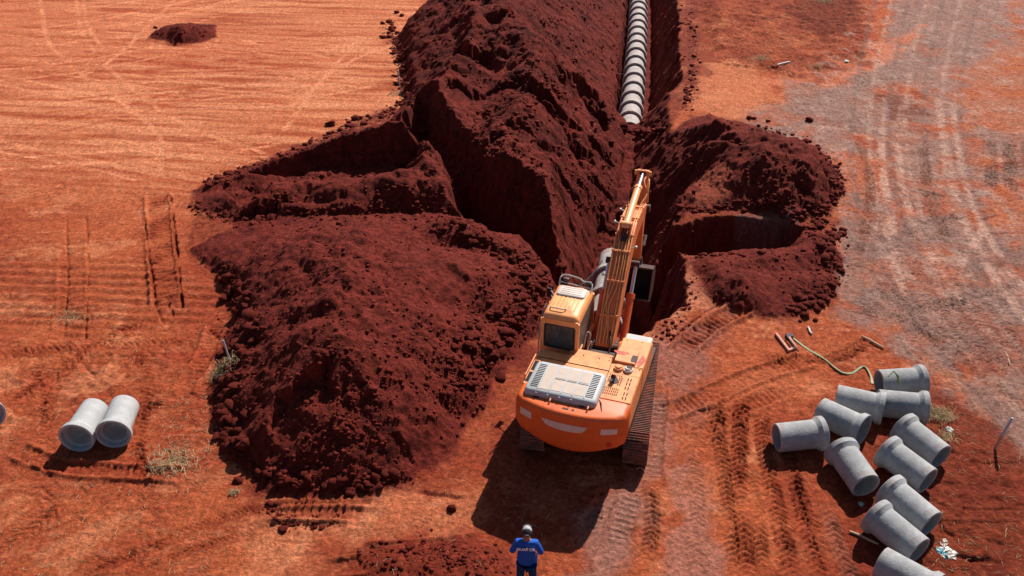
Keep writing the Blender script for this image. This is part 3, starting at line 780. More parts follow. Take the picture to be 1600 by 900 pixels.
for b, f, lab in (((121.5, 681), (146, 640), 'pale concrete pipe on the open ground, left of the touching pair'),
                  ((178, 675), (193, 634), 'pale concrete pipe on the open ground, right of the touching pair'),
                  ((-15, 657), (-48, 617), 'pale concrete pipe at the left edge of the picture, only its rim in view')):
    o = bpy.data.objects.new('concrete_pipe', pale); COL.objects.link(o)
    lay(o, b, f, PIPE_L, PIPE_B, PIPE_R)
    tag(o, lab, 'concrete pipe', 'pale concrete pipes at the left')
ORD = ['first', 'second', 'third', 'fourth', 'fifth', 'sixth', 'seventh', 'eighth', 'ninth', 'tenth', 'eleventh', 'twelfth', 'thirteenth', 'fourteenth', 'fifteenth', 'sixteenth', 'seventeenth', 'eighteenth', 'nineteenth', 'twentieth', 'last']
# the pipe line down in the trench
TL = 1.46
big = pipe_mesh('drain_pipe', TL + .10, .535, .665, .45, .30, M['concrete_old'])
ys = []
yy = 42.2
while yy < 70: ys.append(yy); yy += TL
near_ys = [25.6, 25.6 + TL, 25.6 + 2 * TL]
k = 0
for yb in ys + near_ys:
    a = Vector((pipe_xy(yb), yb, PIPE_Z)); b = Vector((pipe_xy(yb + TL), yb + TL, PIPE_Z)); d = (b - a).normalized()
    o = big if k == 0 else big.copy()
    if k: COL.objects.link(o)
    o.location = (a + b) / 2; o.rotation_euler = (0, random.uniform(0, 6), math.atan2(-d.x, d.y))
    if yb in near_ys:
        tag(o, 'large grey drain pipe lying in the dark trench just left of the excavator boom', 'drain pipe', 'drain pipes in the trench beside the boom')
    elif k == 0:
        tag(o, 'nearest laid drain pipe of the long white row, its end under loose soil', 'drain pipe', 'drain pipes laid end to end in the far trench')
    else:
        tag(o, 'weathered white drain pipe with collar joint, laid end to end in the far trench', 'drain pipe', 'drain pipes laid end to end in the far trench')
    if yb not in near_ys and k: o['label'] = ORD[k] + ' drain pipe back from the soil-covered end of the far trench row'
    if yb in near_ys: o['label'] = {0: 'large drain pipe beside the boom, its open mouth nearest the cab', 1: 'large drain pipe beside the boom, middle one of the three', 2: 'large drain pipe beside the boom, farthest of the three from the cab'}[near_ys.index(yb)]
    k += 1

# ================================================================== clods and crumbs
def clod_data(seed, sub):
    bm = bmesh.new(); bmesh.ops.create_icosphere(bm, subdivisions=sub, radius=1)
    rs = np.random.RandomState(seed)
    ph = rs.rand(6) * 6
    for v in bm.verts:
        c = v.co
        f = 1 + .22 * math.sin(3 * c.x + ph[0]) * math.cos(2.5 * c.y + ph[1]) + .16 * math.sin(5 * c.z + ph[2] + 2 * c.x) + rs.uniform(-.12, .12)
        v.co = c * f
        v.co.z *= .72
    co = np.array([v.co[:] for v in bm.verts], np.float32); fa = np.array([[v.index for v in f.verts] for f in bm.faces], np.int64)
    bm.free(); return co, fa
CV = [clod_data(s, 2) for s in range(5)]; CV1 = [clod_data(s + 20, 1) for s in range(5)]
def tri_mesh(name, co, fa, mat, smooth=False):
    me = bpy.data.meshes.new(name); nf = len(fa); k = fa.shape[1]
    me.vertices.add(len(co)); me.vertices.foreach_set('co', co.astype(np.float32).ravel())
    me.loops.add(nf * k); me.loops.foreach_set('vertex_index', fa.astype(np.int32).ravel())
    me.polygons.add(nf); me.polygons.foreach_set('loop_start', np.arange(0, nf * k, k, dtype=np.int32)); me.polygons.foreach_set('loop_total', np.full(nf, k, np.int32))
    me.update(calc_edges=True)
    if smooth: me.polygons.foreach_set('use_smooth', np.ones(nf, bool))
    me.materials.append(mat)
    o = bpy.data.objects.new(name, me); COL.objects.link(o); return o
clod_me = []
for co, fa in CV:
    o = tri_mesh('soil_clod', co, fa, M['clod'], False); clod_me.append(o.data); bpy.data.objects.remove(o)
def gnd(px, py):
    z = 0.0
    for _ in range(7):
        x, y = P(px, py, z); z = .5 * z + .5 * height(x, y)
    return x, y, height(x, y)
# (px polygon corners as a path with spread), count, size range, label of the big ones, group
BANDS = [
    ([(352, 420), (372, 460), (392, 500), (365, 560), (352, 620), (356, 680), (380, 720)], 16, 650, (.03, .20), 'left foot of the near heap'),
    ([(400, 735), (470, 755), (560, 757), (640, 742)], 16, 420, (.02, .13), 'front foot of the near heap'),
    ([(690, 345), (760, 368), (820, 395), (845, 430), (820, 480), (780, 530), (740, 580)], 26, 900, (.03, .17), 'right side of the near heap, close to the cab'),
    ([(745, 470), (720, 540), (700, 600), (740, 610)], 30, 320, (.02, .12), 'lower right slope of the near heap'),
    ([(440, 420), (520, 520), (560, 600), (540, 700)], 90, 900, (.015, .07), 'top of the near heap'),
    ([(605, 35), (618, 70), (628, 110), (632, 150)], 12, 260, (.04, .20), 'left foot of the long spoil ridge'),
    ([(640, 150), (600, 182), (540, 200), (470, 232), (380, 265), (320, 285)], 8, 330, (.03, .15), 'upper edge of the low spoil band'),
    ([(300, 320), (360, 345), (460, 330), (560, 325), (650, 325)], 14, 300, (.02, .13), 'hollow between the low spoil band and the near heap'),
    ([(860, 30), (850, 90), (870, 130), (820, 180), (760, 240)], 45, 520, (.03, .15), 'slope of the long spoil ridge'),
    ([(1075, 10), (1085, 70), (1082, 130), (1070, 170)], 12, 260, (.03, .14), 'right rim of the pipe trench'),
    ([(1180, 200), (1260, 225), (1308, 270), (1308, 310), (1270, 335), (1180, 322)], 12, 420, (.03, .14), 'edge of the right soil heap'),
    ([(1250, 345), (1290, 360), (1300, 400), (1290, 450), (1240, 490)], 22, 420, (.03, .17), 'low heap at the end of the right side trench'),
    ([(1050, 392), (1120, 392), (1200, 390)], 10, 260, (.03, .16), 'near rim of the right side trench'),
    ([(1030, 430), (1035, 480), (1050, 530), (1090, 430)], 18, 260, (.02, .08), 'ground beside the trench end right of the bucket'),
    ([(650, 850), (730, 870), (790, 880)], 24, 260, (.01, .06), 'low mound beside the man'),
    ([(420, 790), (450, 820), (520, 815)], 14, 130, (.02, .10), 'rutted ground in front of the near heap'),
    ([(240, 52), (290, 46), (330, 50)], 8, 120, (.03, .12), 'little far-off heap'),
    ([(975, 198), (990, 206), (1015, 208), (1035, 204)], 6, 160, (.05, .22), 'soil covering the nearest end of the laid pipes'),
    ([(960, 20), (968, 120), (958, 190)], 4, 120, (.03, .10), 'left rim of the narrow pipe cut'),
    ([(915, 720), (950, 790), (900, 830)], 26, 90, (.008, .035), 'worn ground behind the excavator'),
]
big_clods = []; small = []
for path, spread, n, (r0, r1), where in BANDS:
    segs = list(zip(path[:-1], path[1:]))
    for _ in range(n):
        a, b = segs[RS.randint(len(segs))]; t = RS.rand()
        px = a[0] * (1 - t) + b[0] * t + RS.normal() * spread * .55; py = a[1] * (1 - t) + b[1] * t + RS.normal() * spread * .42
        x, y, z = gnd(px, py)
        r = r0 + (r1 - r0) * RS.rand() ** 5.5
        sc = (r * RS.uniform(.8, 1.3), r * RS.uniform(.8, 1.3), r * RS.uniform(.7, 1.05))
        (big_clods if r > .095 else small).append((x, y, z, r, sc, where))
FIELD = [(350, 760, 340, 760, 5200), (640, 960, 0, 330, 4200), (1030, 1310, 180, 500, 2600), (300, 720, 220, 340, 1600), (740, 870, 380, 680, 1500), (480, 810, 840, 900, 500)]
for x0, x1, y0, y1, n in FIELD:
    for _ in range(n):
        px, py = RS.uniform(x0, x1), RS.uniform(y0, y1); x, y, z = gnd(px, py)
        j = np.searchsorted(AX, x); i_ = np.searchsorted(AY, y)
        if LOOSE[i_, j] < .4: continue
        if RS.rand() > .55 + .6 * math.sin(x * 1.3 + 1) * math.sin(y * .9): continue
        r = (.012 + .055 * RS.rand() ** 4) * (1 if y < 26 else 1.5)
        small.append((x, y, z, r, (r * RS.uniform(.8, 1.3), r * RS.uniform(.8, 1.3), r), 'f'))
for px, py, r in ((517, 195, .24), (555, 187, .22), (563, 185, .16), (545, 192, .12), (600, 60, .2), (612, 45, .22), (608, 52, .14), (596, 58, .14), (621, 52, .16), (628, 25, .17), (620, 20, .18), (575, 182, .12), (352, 468, .20), (705, 795, .12), (372, 752, .13), (1200, 190, .12), (1265, 188, .2), (1170, 185, .16), (1178, 186, .12), (660, 210, .26), (385, 650, .16)):
    x, y, z = gnd(px, py); big_clods.append((x, y, z, r, (r, r * .9, r * .9), 'edge'))
big_clods.sort(key=lambda c: -c[3] / c[1])
for i, (x, y, z, r, sc, where) in enumerate(big_clods[:290]):
    o = bpy.data.objects.new('soil_clod', clod_me[i % 5]); COL.objects.link(o)
    o.location = (x, y, z + sc[2] * .2); o.scale = sc; o.rotation_euler = (random.uniform(-.3, .3), random.uniform(-.3, .3), random.uniform(0, 6))
    if where == 'edge': tag(o, 'large dark red clod lying loose on the paler ground near a soil heap', 'soil clod', 'clods strayed onto the open ground')
    else: tag(o, 'rough dark red clod on the ' + where, 'soil clod', 'clods on the ' + where)
small += [c for c in big_clods[290:]]
def bake(name, items, lib, mat):
    cs, fs, off = [], [], 0
    for (x, y, z, r, sc, w) in items:
        co, fa = lib[RS.randint(len(lib))]
        a = RS.uniform(0, 6.28); ca, sa = math.cos(a), math.sin(a)
        c = co * np.array(sc, np.float32)
        c = np.stack([c[:, 0] * ca - c[:, 1] * sa + x, c[:, 0] * sa + c[:, 1] * ca + y, c[:, 2] + z + sc[2] * .25], 1)
        cs.append(c); fs.append(fa + off); off += len(co)
    return tri_mesh(name, np.concatenate(cs), np.concatenate(fs), mat)
o = bake('soil_crumbs', small, CV1, M['clod']); tag(o, 'small dark crumbs of earth strewn over and around the soil heaps', 'soil crumbs', kind='stuff')

# ================================================================== straw, tufts
def strand(cs, fs, off, x, y, z, L, r, lift, rs, curl=1.0):
    n = 6; a = rs.uniform(0, 6.28); da = rs.normal() * .45 * curl
    p = []; cx, cy = x, y
    for i in range(n):
        t = i / (n - 1)
        p.append((cx, cy, z + lift * math.sin(t * 2.6) * L + r))
        cx += math.cos(a) * L / n; cy += math.sin(a) * L / n; a += da
    v = []
    for i, q in enumerate(p):
        j = min(i + 1, n - 1); h = max(i - 1, 0)
        dx, dy = p[j][0] - p[h][0], p[j][1] - p[h][1]; l = math.hypot(dx, dy) + 1e-6; nx, ny = -dy / l, dx / l
        w = r * (1 - .6 * i / n)
        v += [(q[0] + nx * w, q[1] + ny * w, q[2]), (q[0] - nx * w, q[1] - ny * w, q[2]), (q[0], q[1], q[2] + w * 1.2)]
    f = []
    for i in range(n - 1):
        b = off + 3 * i
        f += [(b, b + 2, b + 5, b + 3), (b + 2, b + 1, b + 4, b + 5), (b + 1, b, b + 3, b + 4)]
    cs += v; fs += f
    return off + 3 * n
cs, fs, off = [], [], 0
STR = [((0, 330), (440, 780), 420), ((0, 350), (760, 900), 300), ((1080, 1380), (0, 130), 700), ((1180, 1400), (60, 125), 120), ((1380, 1600), (620, 900), 520), ((1230, 1600), (480, 620), 90), ((560, 860), (760, 900), 90), ((880, 1010), (30, 230), 90), ((1250, 1600), (200, 480), 60), ((230, 340), (620, 760), 220), ((50, 130), (480, 510), 60)]
for (x0, x1), (y0, y1), n in STR:
    for _ in range(n):
        px, py = RS.uniform(x0, x1), RS.uniform(y0, y1)
        if RS.rand() > .65 + .5 * math.sin(px * .021 + 1) * math.sin(py * .03): continue
        x, y, z = gnd(px, py)
        far = y > 30
        off = strand(cs, fs, off, x, y, z, RS.uniform(.05, .24) * (1.3 if far else 1), RS.uniform(.003, .009) * (1.7 if far else 1), RS.uniform(0, .12), RS, .35)
o = tri_mesh('dry_straw', np.array(cs), np.array(fs), M['straw'], True); tag(o, 'pale bits of dry straw scattered over the bare red ground', 'straw', kind='stuff')
def tuft(px, py, n, rad, L, label, green=.0, flat=.5, cat='grass tuft', name='grass_tuft'):
    x0, y0, z0 = gnd(px, py)
    root = empty(name, (x0, y0, z0)); tag(root, label, cat)
    for part, mat, cnt in (('dry_blades', M['straw'], int(n * (1 - green))), ('green_blades', M['leaf'], int(n * green))):
        if cnt < 3: continue
        cs, fs, off = [], [], 0
        for _ in range(cnt):
            a = RS.uniform(0, 6.28); q = rad * RS.rand() ** .7 * (1 if part[0] == 'd' else .45)
            dx, dy = math.cos(a) * q, math.sin(a) * q * .8
            off = strand(cs, fs, off, dx, dy, height(x0 + dx, y0 + dy) - z0, L * RS.uniform(.4, 1.1), RS.uniform(.004, .010), RS.uniform(.1, 1) * flat, RS, .8)
        q = tri_mesh(part, np.array(cs), np.array(fs), mat, True); q.parent = root
tuft(352, 580, 260, .42, .34, 'pale dry grass tuft with green shoots at the left foot of the near heap', .22, .7)
tuft(272, 722, 200, .62, .42, 'flattened clump of dry straw on the ground right of the pale pipe pair', .03, .25, 'straw clump', 'straw_clump')
tuft(1466, 648, 420, .42, .26, 'thick dry grass tuft right behind the scattered concrete pipes', .06, .6)
tuft(1478, 682, 90, .28, .24, 'small wisp of dry straw beside the pipe at the right edge of the pile', .0, .3)
tuft(366, 770, 60, .13, .16, 'small yellow grass tuft on the track in front of the near heap', .1, .8)
tuft(1190, 92, 90, .5, .4, 'thin dry grass tuft left of the white stick on the upper right ground', .15, .4)
tuft(1278, 105, 90, .6, .4, 'thin dry grass tuft on the rough upper right ground, right of the white stick', .15, .4)
tuft(1285, 5, 90, .8, .5, 'grass tuft on the dark rough ground at the top right of the trench', .2, .4)
tuft(620, 146, 60, .35, .28, 'pale dry grass at the foot of the thin white stake', .0, .4)
tuft(110, 495, 70, .5, .3, 'wispy dry straw patch on the ribbed ground at the far left', .05, .3, 'straw clump', 'straw_clump')

# ================================================================== stakes, sticks, frame, strap, rag
def stake(base_px, H, r, lean, mat, label, low=None):
    x, y, z = gnd(*base_px)
    root = empty('survey_stake', (x, y, z)); tag(root, label, 'stake')
    top = Vector((lean[0], lean[1], H)); mid = top * (.45 if low else 0)
    if low:
        mb = MB(); mb.tube([(0, 0, -.15), mid], r, 10); mb.build('lower_shaft', low, root)
    mb = MB(); mb.tube([mid if low else (0, 0, -.15), top * .98, top], r, 10, [1, 1, .8]); mb.build('shaft', mat, root)
stake((1553, 702), .95, .035, (.22, .1), M['stripe'], 'short stake with white top and reddish base at the right edge', M['pinkwood'])
stake((361, 567), .75, .022, (-.08, 0), M['stripe'], 'short pale stake standing in the grass tuft left of the near heap')
stake((625, 139), .95, .025, (-.02, 0), M['white'], 'thin white stake beside the left foot of the long spoil ridge')
def stick(a, b, r, mat, label, name='wooden_stick', lift=0):
    pa = Vector(gnd(*a)); pb = Vector(gnd(*b)); d = (pb - pa)
    root_loc = (pa + pb) / 2
    mb = MB(Matrix.Translation(-root_loc))
    up = Vector((0, 0, r + .01))
    side = Vector((-d.y, d.x, 0)).normalized() * .02
    mb.tube([pa + up, pa + d * .35 + up + side, pa + d * .7 + up, pb + up * (1 + lift)], r, 8, [.9, 1, 1, .8])
    o = mb.build(name, mat); o.location = root_loc; tag(o, label, 'stick'); return o
stick((1346, 527), (1380, 545), .035, M['wood'], 'pale wooden batten lying on the red ground beyond the pipe pile')
stick((1327, 832), (1372, 852), .028, M['wood'], 'thin wooden stick poking out beside the lowest bell of the touching pair')
stick((1570, 551), (1578, 572), .02, M['wood'], 'tiny pale stick lying in a rut on the grey ground at the right')
stick((1214, 103), (1234, 98), .045, M['white'], 'short white stick lying on the rough upper right ground')
stick((1268, 523), (1262, 512), .03, M['white'], 'little pale scrap of stick near the dark soil above the timber frame')
# U shaped timber frame with hook
pts = [(1213, 524), (1232, 549), (1243, 545), (1231, 527)]
ps = [Vector(gnd(*p)) for p in pts]; c0 = sum(ps, Vector()) / 4
root = empty('timber_frame', c0); tag(root, 'small U shaped pinkish timber frame on the ground at the end of the strap', 'frame')
for a, b in zip(ps[:-1], ps[1:]):
    d = b - a; q = Matrix.Rotation(math.atan2(d.y, d.x), 3, 'Z')
    mb = MB(); mb.box((a + b) / 2 - c0 + Vector((0, 0, .04)), (d.length + .07, .075, .07), q); mb.build('rail', M['pinkwood'], root, .006)
mb = MB(); a = Vector(gnd(1228, 529)); b = Vector(gnd(1247, 553)); mb.tube([a - c0 + Vector((0, 0, .1)), b - c0 + Vector((0, 0, .1))], .022, 8); mb.build('bar', M['dark'], root)
mb = MB(); mb.box(Vector(gnd(1233, 527)) - c0 + Vector((0, 0, .05)), (.22, .16, .08)); mb.build('clamp', M['dark'], root, .02)
# green lifting strap
sp = smooth_line([(1236, 527), (1262, 546), (1285, 560), (1306, 578), (1318, 584), (1332, 583), (1345, 575), (1352, 576), (1360, 588), (1363, 600)], 5)
pp = [Vector(gnd(*q)) for q in sp]; c0 = pp[len(pp) // 2].copy()
bm = bmesh.new(); prev = None
for i, p in enumerate(pp):
    d = pp[min(i + 1, len(pp) - 1)] - pp[max(i - 1, 0)]; nrm = Vector((-d.y, d.x, 0)).normalized()
    tw = .5 + .5 * math.sin(i * .31)
    w = .020 + .022 * tw; hgt = Vector((0, 0, .02 + .04 * (1 - tw)))
    ring = [bm.verts.new(p - c0 + nrm * w + Vector((0, 0, .008))), bm.verts.new(p - c0 - nrm * w + Vector((0, 0, .008))), bm.verts.new(p - c0 - nrm * w * .8 + hgt), bm.verts.new(p - c0 + nrm * w * .8 + hgt)]
    if prev:
        for k2 in range(4): bm.faces.new((prev[k2], prev[(k2 + 1) % 4], ring[(k2 + 1) % 4], ring[k2]))
    else: bm.faces.new(ring[::-1])
    prev = ring
bm.faces.new(prev)
mbx = MB(); mbx.bm.free(); mbx.bm = bm
o = mbx.build('lifting_strap', M['strap']); o.location = c0; tag(o, 'long green lifting strap snaking from the timber frame towards the pipes', 'strap')
# loose end draped over the far pipe
a = P3(1394, 588, .80); mb = MB(Matrix.Translation(-a))
q = [P3(1388, 588, .82), P3(1396, 580, .87), P3(1402, 586, .80), P3(1405, 596, .66)]
mb.tube(q, .022, 8); mb.tube([q[2], q[3], q[3] + Vector((.03, -.02, -.05))], .032, 8)
o = mb.build('strap_end', M['strap']); o.location = a; tag(o, 'short dark green strap end draped over the farthest concrete pipe', 'strap')
# crumpled bag
def crumple(px, py, size, label, cat, name, cols, seed):
    x, y, z = gnd(px, py)
    n = 26; rs = np.random.RandomState(seed); co = []; u = np.linspace(-1, 1, n)
    U, V = np.meshgrid(u, u)
    a = fbm(U * 1.0, V * 1.0, 1.3, 3, seed); b = fbm(U, V, 1.5, 3, seed + 9); c = ridged(U, V, 1.4, 3, seed + 20)
    r = np.sqrt(U ** 2 + V ** 2) + 1e-6; sh = np.maximum(np.abs(U), np.abs(V)) / r
    xs = (U * sh + .42 * a) * size; ys_ = (V * sh * 1.15 + .42 * b) * size; zs = (.20 + .13 * c + .08 * fbm(U, V, 5, 2, seed)) * size * 1.1
    zs = np.maximum(zs * (1.1 - .6 * r * r / 2), .012)
    co = np.stack([xs, ys_, zs], -1).reshape(-1, 3)
    fa = np.array([(j * n + i, j * n + i + 1, (j + 1) * n + i + 1, (j + 1) * n + i) for j in range(n - 1) for i in range(n - 1)])
    m, nn, l, bb = new_mat(name + '_sheet')
    tc = nn.new('ShaderNodeTexCoord'); t = nn.new('ShaderNodeTexNoise'); t.inputs['Scale'].default_value = 7; t.inputs['Detail'].default_value = 2
    l.new(tc.outputs['Object'], t.inputs['Vector']); cr = nn.new('ShaderNodeValToRGB'); cr.color_ramp.interpolation = 'CONSTANT'
    cr.color_ramp.elements[0].color = (*cols[0], 1); cr.color_ramp.elements[1].position = .46; cr.color_ramp.elements[1].color = (*cols[1], 1)
    e = cr.color_ramp.elements.new(.58); e.color = (*cols[2], 1)
    l.new(t.outputs[0], cr.inputs[0]); l.new(cr.outputs[0], bb.inputs['Base Color']); bb.inputs['Roughness'].default_value = .45
    o = tri_mesh(name, co, fa, m, True); o.location = (x, y, z)
    s = o.modifiers.new('thick', 'SOLIDIFY'); s.thickness = .006
    tag(o, label, cat)
crumple(1476, 864, .20, 'crumpled teal and white plastic sack on the dark ground right of the lowest pipes', 'sack', 'crumpled_sack', ((.10, .34, .42), (.62, .55, .48), (.30, .27, .25)), 3)
crumple(1476, 845, .05, 'tiny white scrap just behind the crumpled teal sack', 'scrap', 'plastic_scrap', ((.6, .55, .5), (.7, .65, .6), (.5, .5, .5)), 8)
crumple(1483, 672, .09, 'small grey scrap of litter by the dry grass behind the pipes', 'scrap', 'plastic_scrap', ((.25, .25, .27), (.4, .4, .42), (.1, .1, .1)), 12)
crumple(1345, 788, .06, 'small pale scrap lying in the shade of the steeply angled pipe', 'scrap', 'plastic_scrap', ((.4, .4, .42), (.5, .55, .6), (.2, .2, .2)), 15)
crumple(1322, 96, .13, 'small grey scrap on the rough upper right ground', 'scrap', 'plastic_scrap', ((.45, .45, .5), (.6, .6, .65), (.2, .2, .2)), 17)

# ================================================================== excavator
M['cw'] = simple('counterweight_orange', (.70, .12, .018), .5, spec=.4, var=.14, scale=3, dirt=.42, dirtcol=(.40, .07, .025), dirt_scale=3)
M['hood'] = simple('faded_orange', (.74, .27, .09), .55, spec=.35, var=.15, scale=4, dirt=.45, dirtcol=(.48, .13, .05), dirt_scale=3.5)
M['cab'] = simple('cab_orange', (.84, .34, .12), .5, spec=.4, var=.12, scale=4, dirt=.35, dirtcol=(.60, .19, .07), dirt_scale=5)
M['boomp'] = simple('boom_orange', (.72, .20, .06), .55, spec=.35, var=.2, scale=4, dirt=.5, dirtcol=(.38, .08, .03), dirt_scale=4)
M['cyl'] = simple('cylinder_orange', (.68, .12, .025), .4, spec=.5, var=.1, scale=4, dirt=.2, dirtcol=(.35, .06, .02))
M['cylpale'] = simple('cylinder_pale', (.80, .36, .15), .4, spec=.5, var=.1, scale=4, dirt=.15, dirtcol=(.5, .2, .08))
M['chrome'] = simple('chrome', (.75, .76, .80), .15, metal=.9, var=.03)
M['cover'] = simple('grey_cover', (.40, .41, .43), .55, spec=.4, var=.08, scale=5, dirt=.22, dirtcol=(.42, .28, .20), dirt_scale=4)
M['panel'] = simple('beige_panel', (.50, .40, .34), .65, spec=.3, var=.10, scale=5, dirt=.3, dirtcol=(.50, .32, .22))
M['hatch'] = simple('hatch_beige', (.55, .47, .42), .55, spec=.4, var=.08, scale=5, dirt=.2, dirtcol=(.5, .35, .26))
M['slot'] = simple('black_slot', (.012, .010, .010), .9, var=.2)
M['mech'] = simple('dirty_steel', (.045, .022, .018), .7, var=.4, dirt=.5, dirtcol=(.12, .03, .018))
M['track'] = simple('muddy_track', (.13, .065, .052), .7, spec=.3, var=.4, scale=8, dirt=.8, dirtcol=(.36, .10, .055), dirt_scale=4, bump=.6)
M['bucket'] = simple('bucket_steel', (.045, .018, .014), .65, spec=.3, var=.4, scale=5, dirt=.5, dirtcol=(.09, .02, .012), bump=.4)
M['lip'] = simple('worn_steel', (.16, .085, .07), .6, metal=.1, var=.3, dirt=.4)
M['decal'] = simple('worn_decal', (.66, .55, .47), .6, var=.12, scale=9, dirt=.25, dirtcol=(.75, .26, .08), dirt_scale=14)
M['scrape'] = simple('red_scrape', (.42, .04, .02), .6, var=.3, scale=10, dirt=.4, dirtcol=(.62, .22, .09), dirt_scale=9)
M['hose'] = simple('hydraulic_line', (.80, .36, .14), .4, var=.2, scale=4, dirt=.25, dirtcol=(.35, .1, .04))
M['rubber'] = simple('black_rubber', (.02, .02, .022), .4, var=.2)
M['rail'] = simple('grey_rail', (.42, .42, .42), .4, var=.15, dirt=.2)
M['redlamp'] = simple('red_reflector', (.55, .02, .01), .3, var=.1)
M['lens'] = simple('lamp_lens', (.7, .7, .72), .15, var=.05)
M['seat'] = simple('cab_interior', (.05, .045, .045), .7, var=.3)
def glass_mat(name, tint, rough=.06, alpha=.55, dust=.3):
    m, n, l, b = new_mat(name)
    tc = n.new('ShaderNodeTexCoord'); t = n.new('ShaderNodeTexNoise'); t.inputs['Scale'].default_value = 3; t.inputs['Detail'].default_value = 8
    l.new(tc.outputs['Object'], t.inputs['Vector'])
    r = n.new('ShaderNodeMapRange'); r.inputs[1].default_value = .35; r.inputs[2].default_value = .8; r.inputs[3].default_value = alpha; r.inputs[4].default_value = min(1, alpha + dust)
    l.new(t.outputs[0], r.inputs[0]); l.new(r.outputs[0], b.inputs['Alpha'])
    b.inputs['Base Color'].default_value = (*tint, 1); b.inputs['Roughness'].default_value = rough
    return m
M['glass'] = glass_mat('dark_glass', (.085, .085, .09), .12, .62, .3)
M['dusty'] = glass_mat('dusty_glass', (.22, .19, .16), .25, .82, .18)

CX, CY = P(938, 568, 1.0)
CZ = height(1.9, 16.0) * 0
EX = empty('excavator', (2.16, 18.22, 0.02), -math.radians(11.5))
tag(EX, 'big orange crawler excavator with grey engine cover, reaching its boom over the trench', 'excavator')
U = Matrix.Rotation(-math.radians(7.0), 4, 'Z')
UC = Matrix.Identity(4)

# ---- undercarriage
TLn, TW, TR, GA = 4.35, .60, .43, 1.26      # length, shoe width, end radius, half gauge
def track_path(n):
    s = TLn - 2 * TR; per = 2 * s + 2 * PI * TR; out = []
    for i in range(n):
        d = per * i / n
        if d < s: out.append((-s / 2 + d, 2 * TR, 0.0))
        elif d < s + PI * TR:
            a = (d - s) / TR; out.append((s / 2 + TR * math.sin(a), TR + TR * math.cos(a), -a))
        elif d < 2 * s + PI * TR: out.append((s / 2 - (d - s - PI * TR), 0.0, -PI))
        else:
            a = (d - 2 * s - PI * TR) / TR; out.append((-s / 2 - TR * math.sin(a), TR - TR * math.cos(a), -PI - a))
    return out
for sx in (-1, 1):
    mb = MB(); x = sx * GA
    for (y, z, a) in track_path(50):
        q = Matrix.Rotation(a, 3, 'X')
        c = Vector((x, y, z + .03))
        mb.box(c, (TW, .185, .03), q)
        for off in (-.065, 0, .065):
            mb.box(c + q @ Vector((0, off, .028)), (TW - .01, .018, .034), q)
        mb.box(c + q @ Vector((0, 0, -.05)), (.18, .14, .06), q)
    mb.build('track', M['track'], EX)
    mb = MB(); mb.box((x, 0, .44), (.30, 3.1, .34)); mb.box((x - sx * .02, 0, .64), (.34, 2.6, .08))
    tf = mb.build('track_frame', M['mech'], EX, .02)
    for k in range(7):
        mb = MB(); y = -1.35 + k * .45; mb.cyl((x - .12, y, .17), (x + .12, y, .17), .11, n=18); mb.build('roller', M['mech'], tf)
    mb = MB(); mb.cyl((x - .10, TLn / 2 - TR, TR + .03), (x + .10, TLn / 2 - TR, TR + .03), .36, n=28); mb.cyl((x - .14, TLn / 2 - TR, TR + .03), (x + .14, TLn / 2 - TR, TR + .03), .16, n=20); mb.build('idler_wheel', M['mech'], EX, .01)
    mb = MB(); yc = -TLn / 2 + TR; mb.cyl((x - .06, yc, TR + .03), (x + .06, yc, TR + .03), .33, n=28); mb.cyl((x - .15, yc, TR + .03), (x + .15, yc, TR + .03), .22, n=24)
    for k in range(20):
        a = 2 * PI * k / 20; mb.box((x, yc + math.cos(a) * .35, TR + .03 + math.sin(a) * .35), (.07, .05, .05), Matrix.Rotation(a, 3, 'X'))
    mb.build('sprocket', M['mech'], EX)
mb = MB(); mb.box((0, 0, .62), (2.1, 1.3, .30)); mb.box((0, .75, .55), (2.2, .35, .28)); mb.box((0, -.75, .55), (2.2, .35, .28)); mb.cyl((0, 0, .76), (0, 0, 1.0), .62, n=40)
mb.build('carbody', M['mech'], EX, .03)

# ---- upper structure
def ub(): return MB(U.copy())
DZ = 1.0
mb = ub(); mb.box((0, -.35, DZ + .13), (2.62, 3.2, .24)); mb.box((-.85, 1.2, DZ + .13), (.98, .9, .22)); mb.box((.93, 1.15, DZ + .13), (.76, .6, .22))
mb.build('deck', M['mech'], EX, .02)
# engine house
HT = 2.10
mb = ub(); mb.box((0, -1.42, 1.66), (2.62, 1.56, .84))
mb.box((-.05, -.48, 1.63), (1.10, .42, .80)); mb.box((-.92, -.52, 1.50), (.80, .40, .55))
mb.build('engine_house', M['hood'], EX, .05)
# right side body: hatch deck, tanks
mb = ub(); mb.box((.94, -.12, 1.665), (.76, 1.2, .85)); mb.build('tank', M['hood'], EX, .05)
mb = ub(); mb.box((.92, .68, 1.50), (.72, .60, .55)); tb = mb.build('tool_box', M['hood'], EX, .08)
mb = ub(); mb.prism([(.40, 1.77), (.50, 1.92), (.92, 1.92), (.98, 1.77)], .57, 1.27); mb.build('lid', M['hatch'], tb, .05)
mb = ub(); mb.box((.92, .71, 1.924), (.48, .28, .012)); mb.build('step_pad', M['cover'], tb, .004)
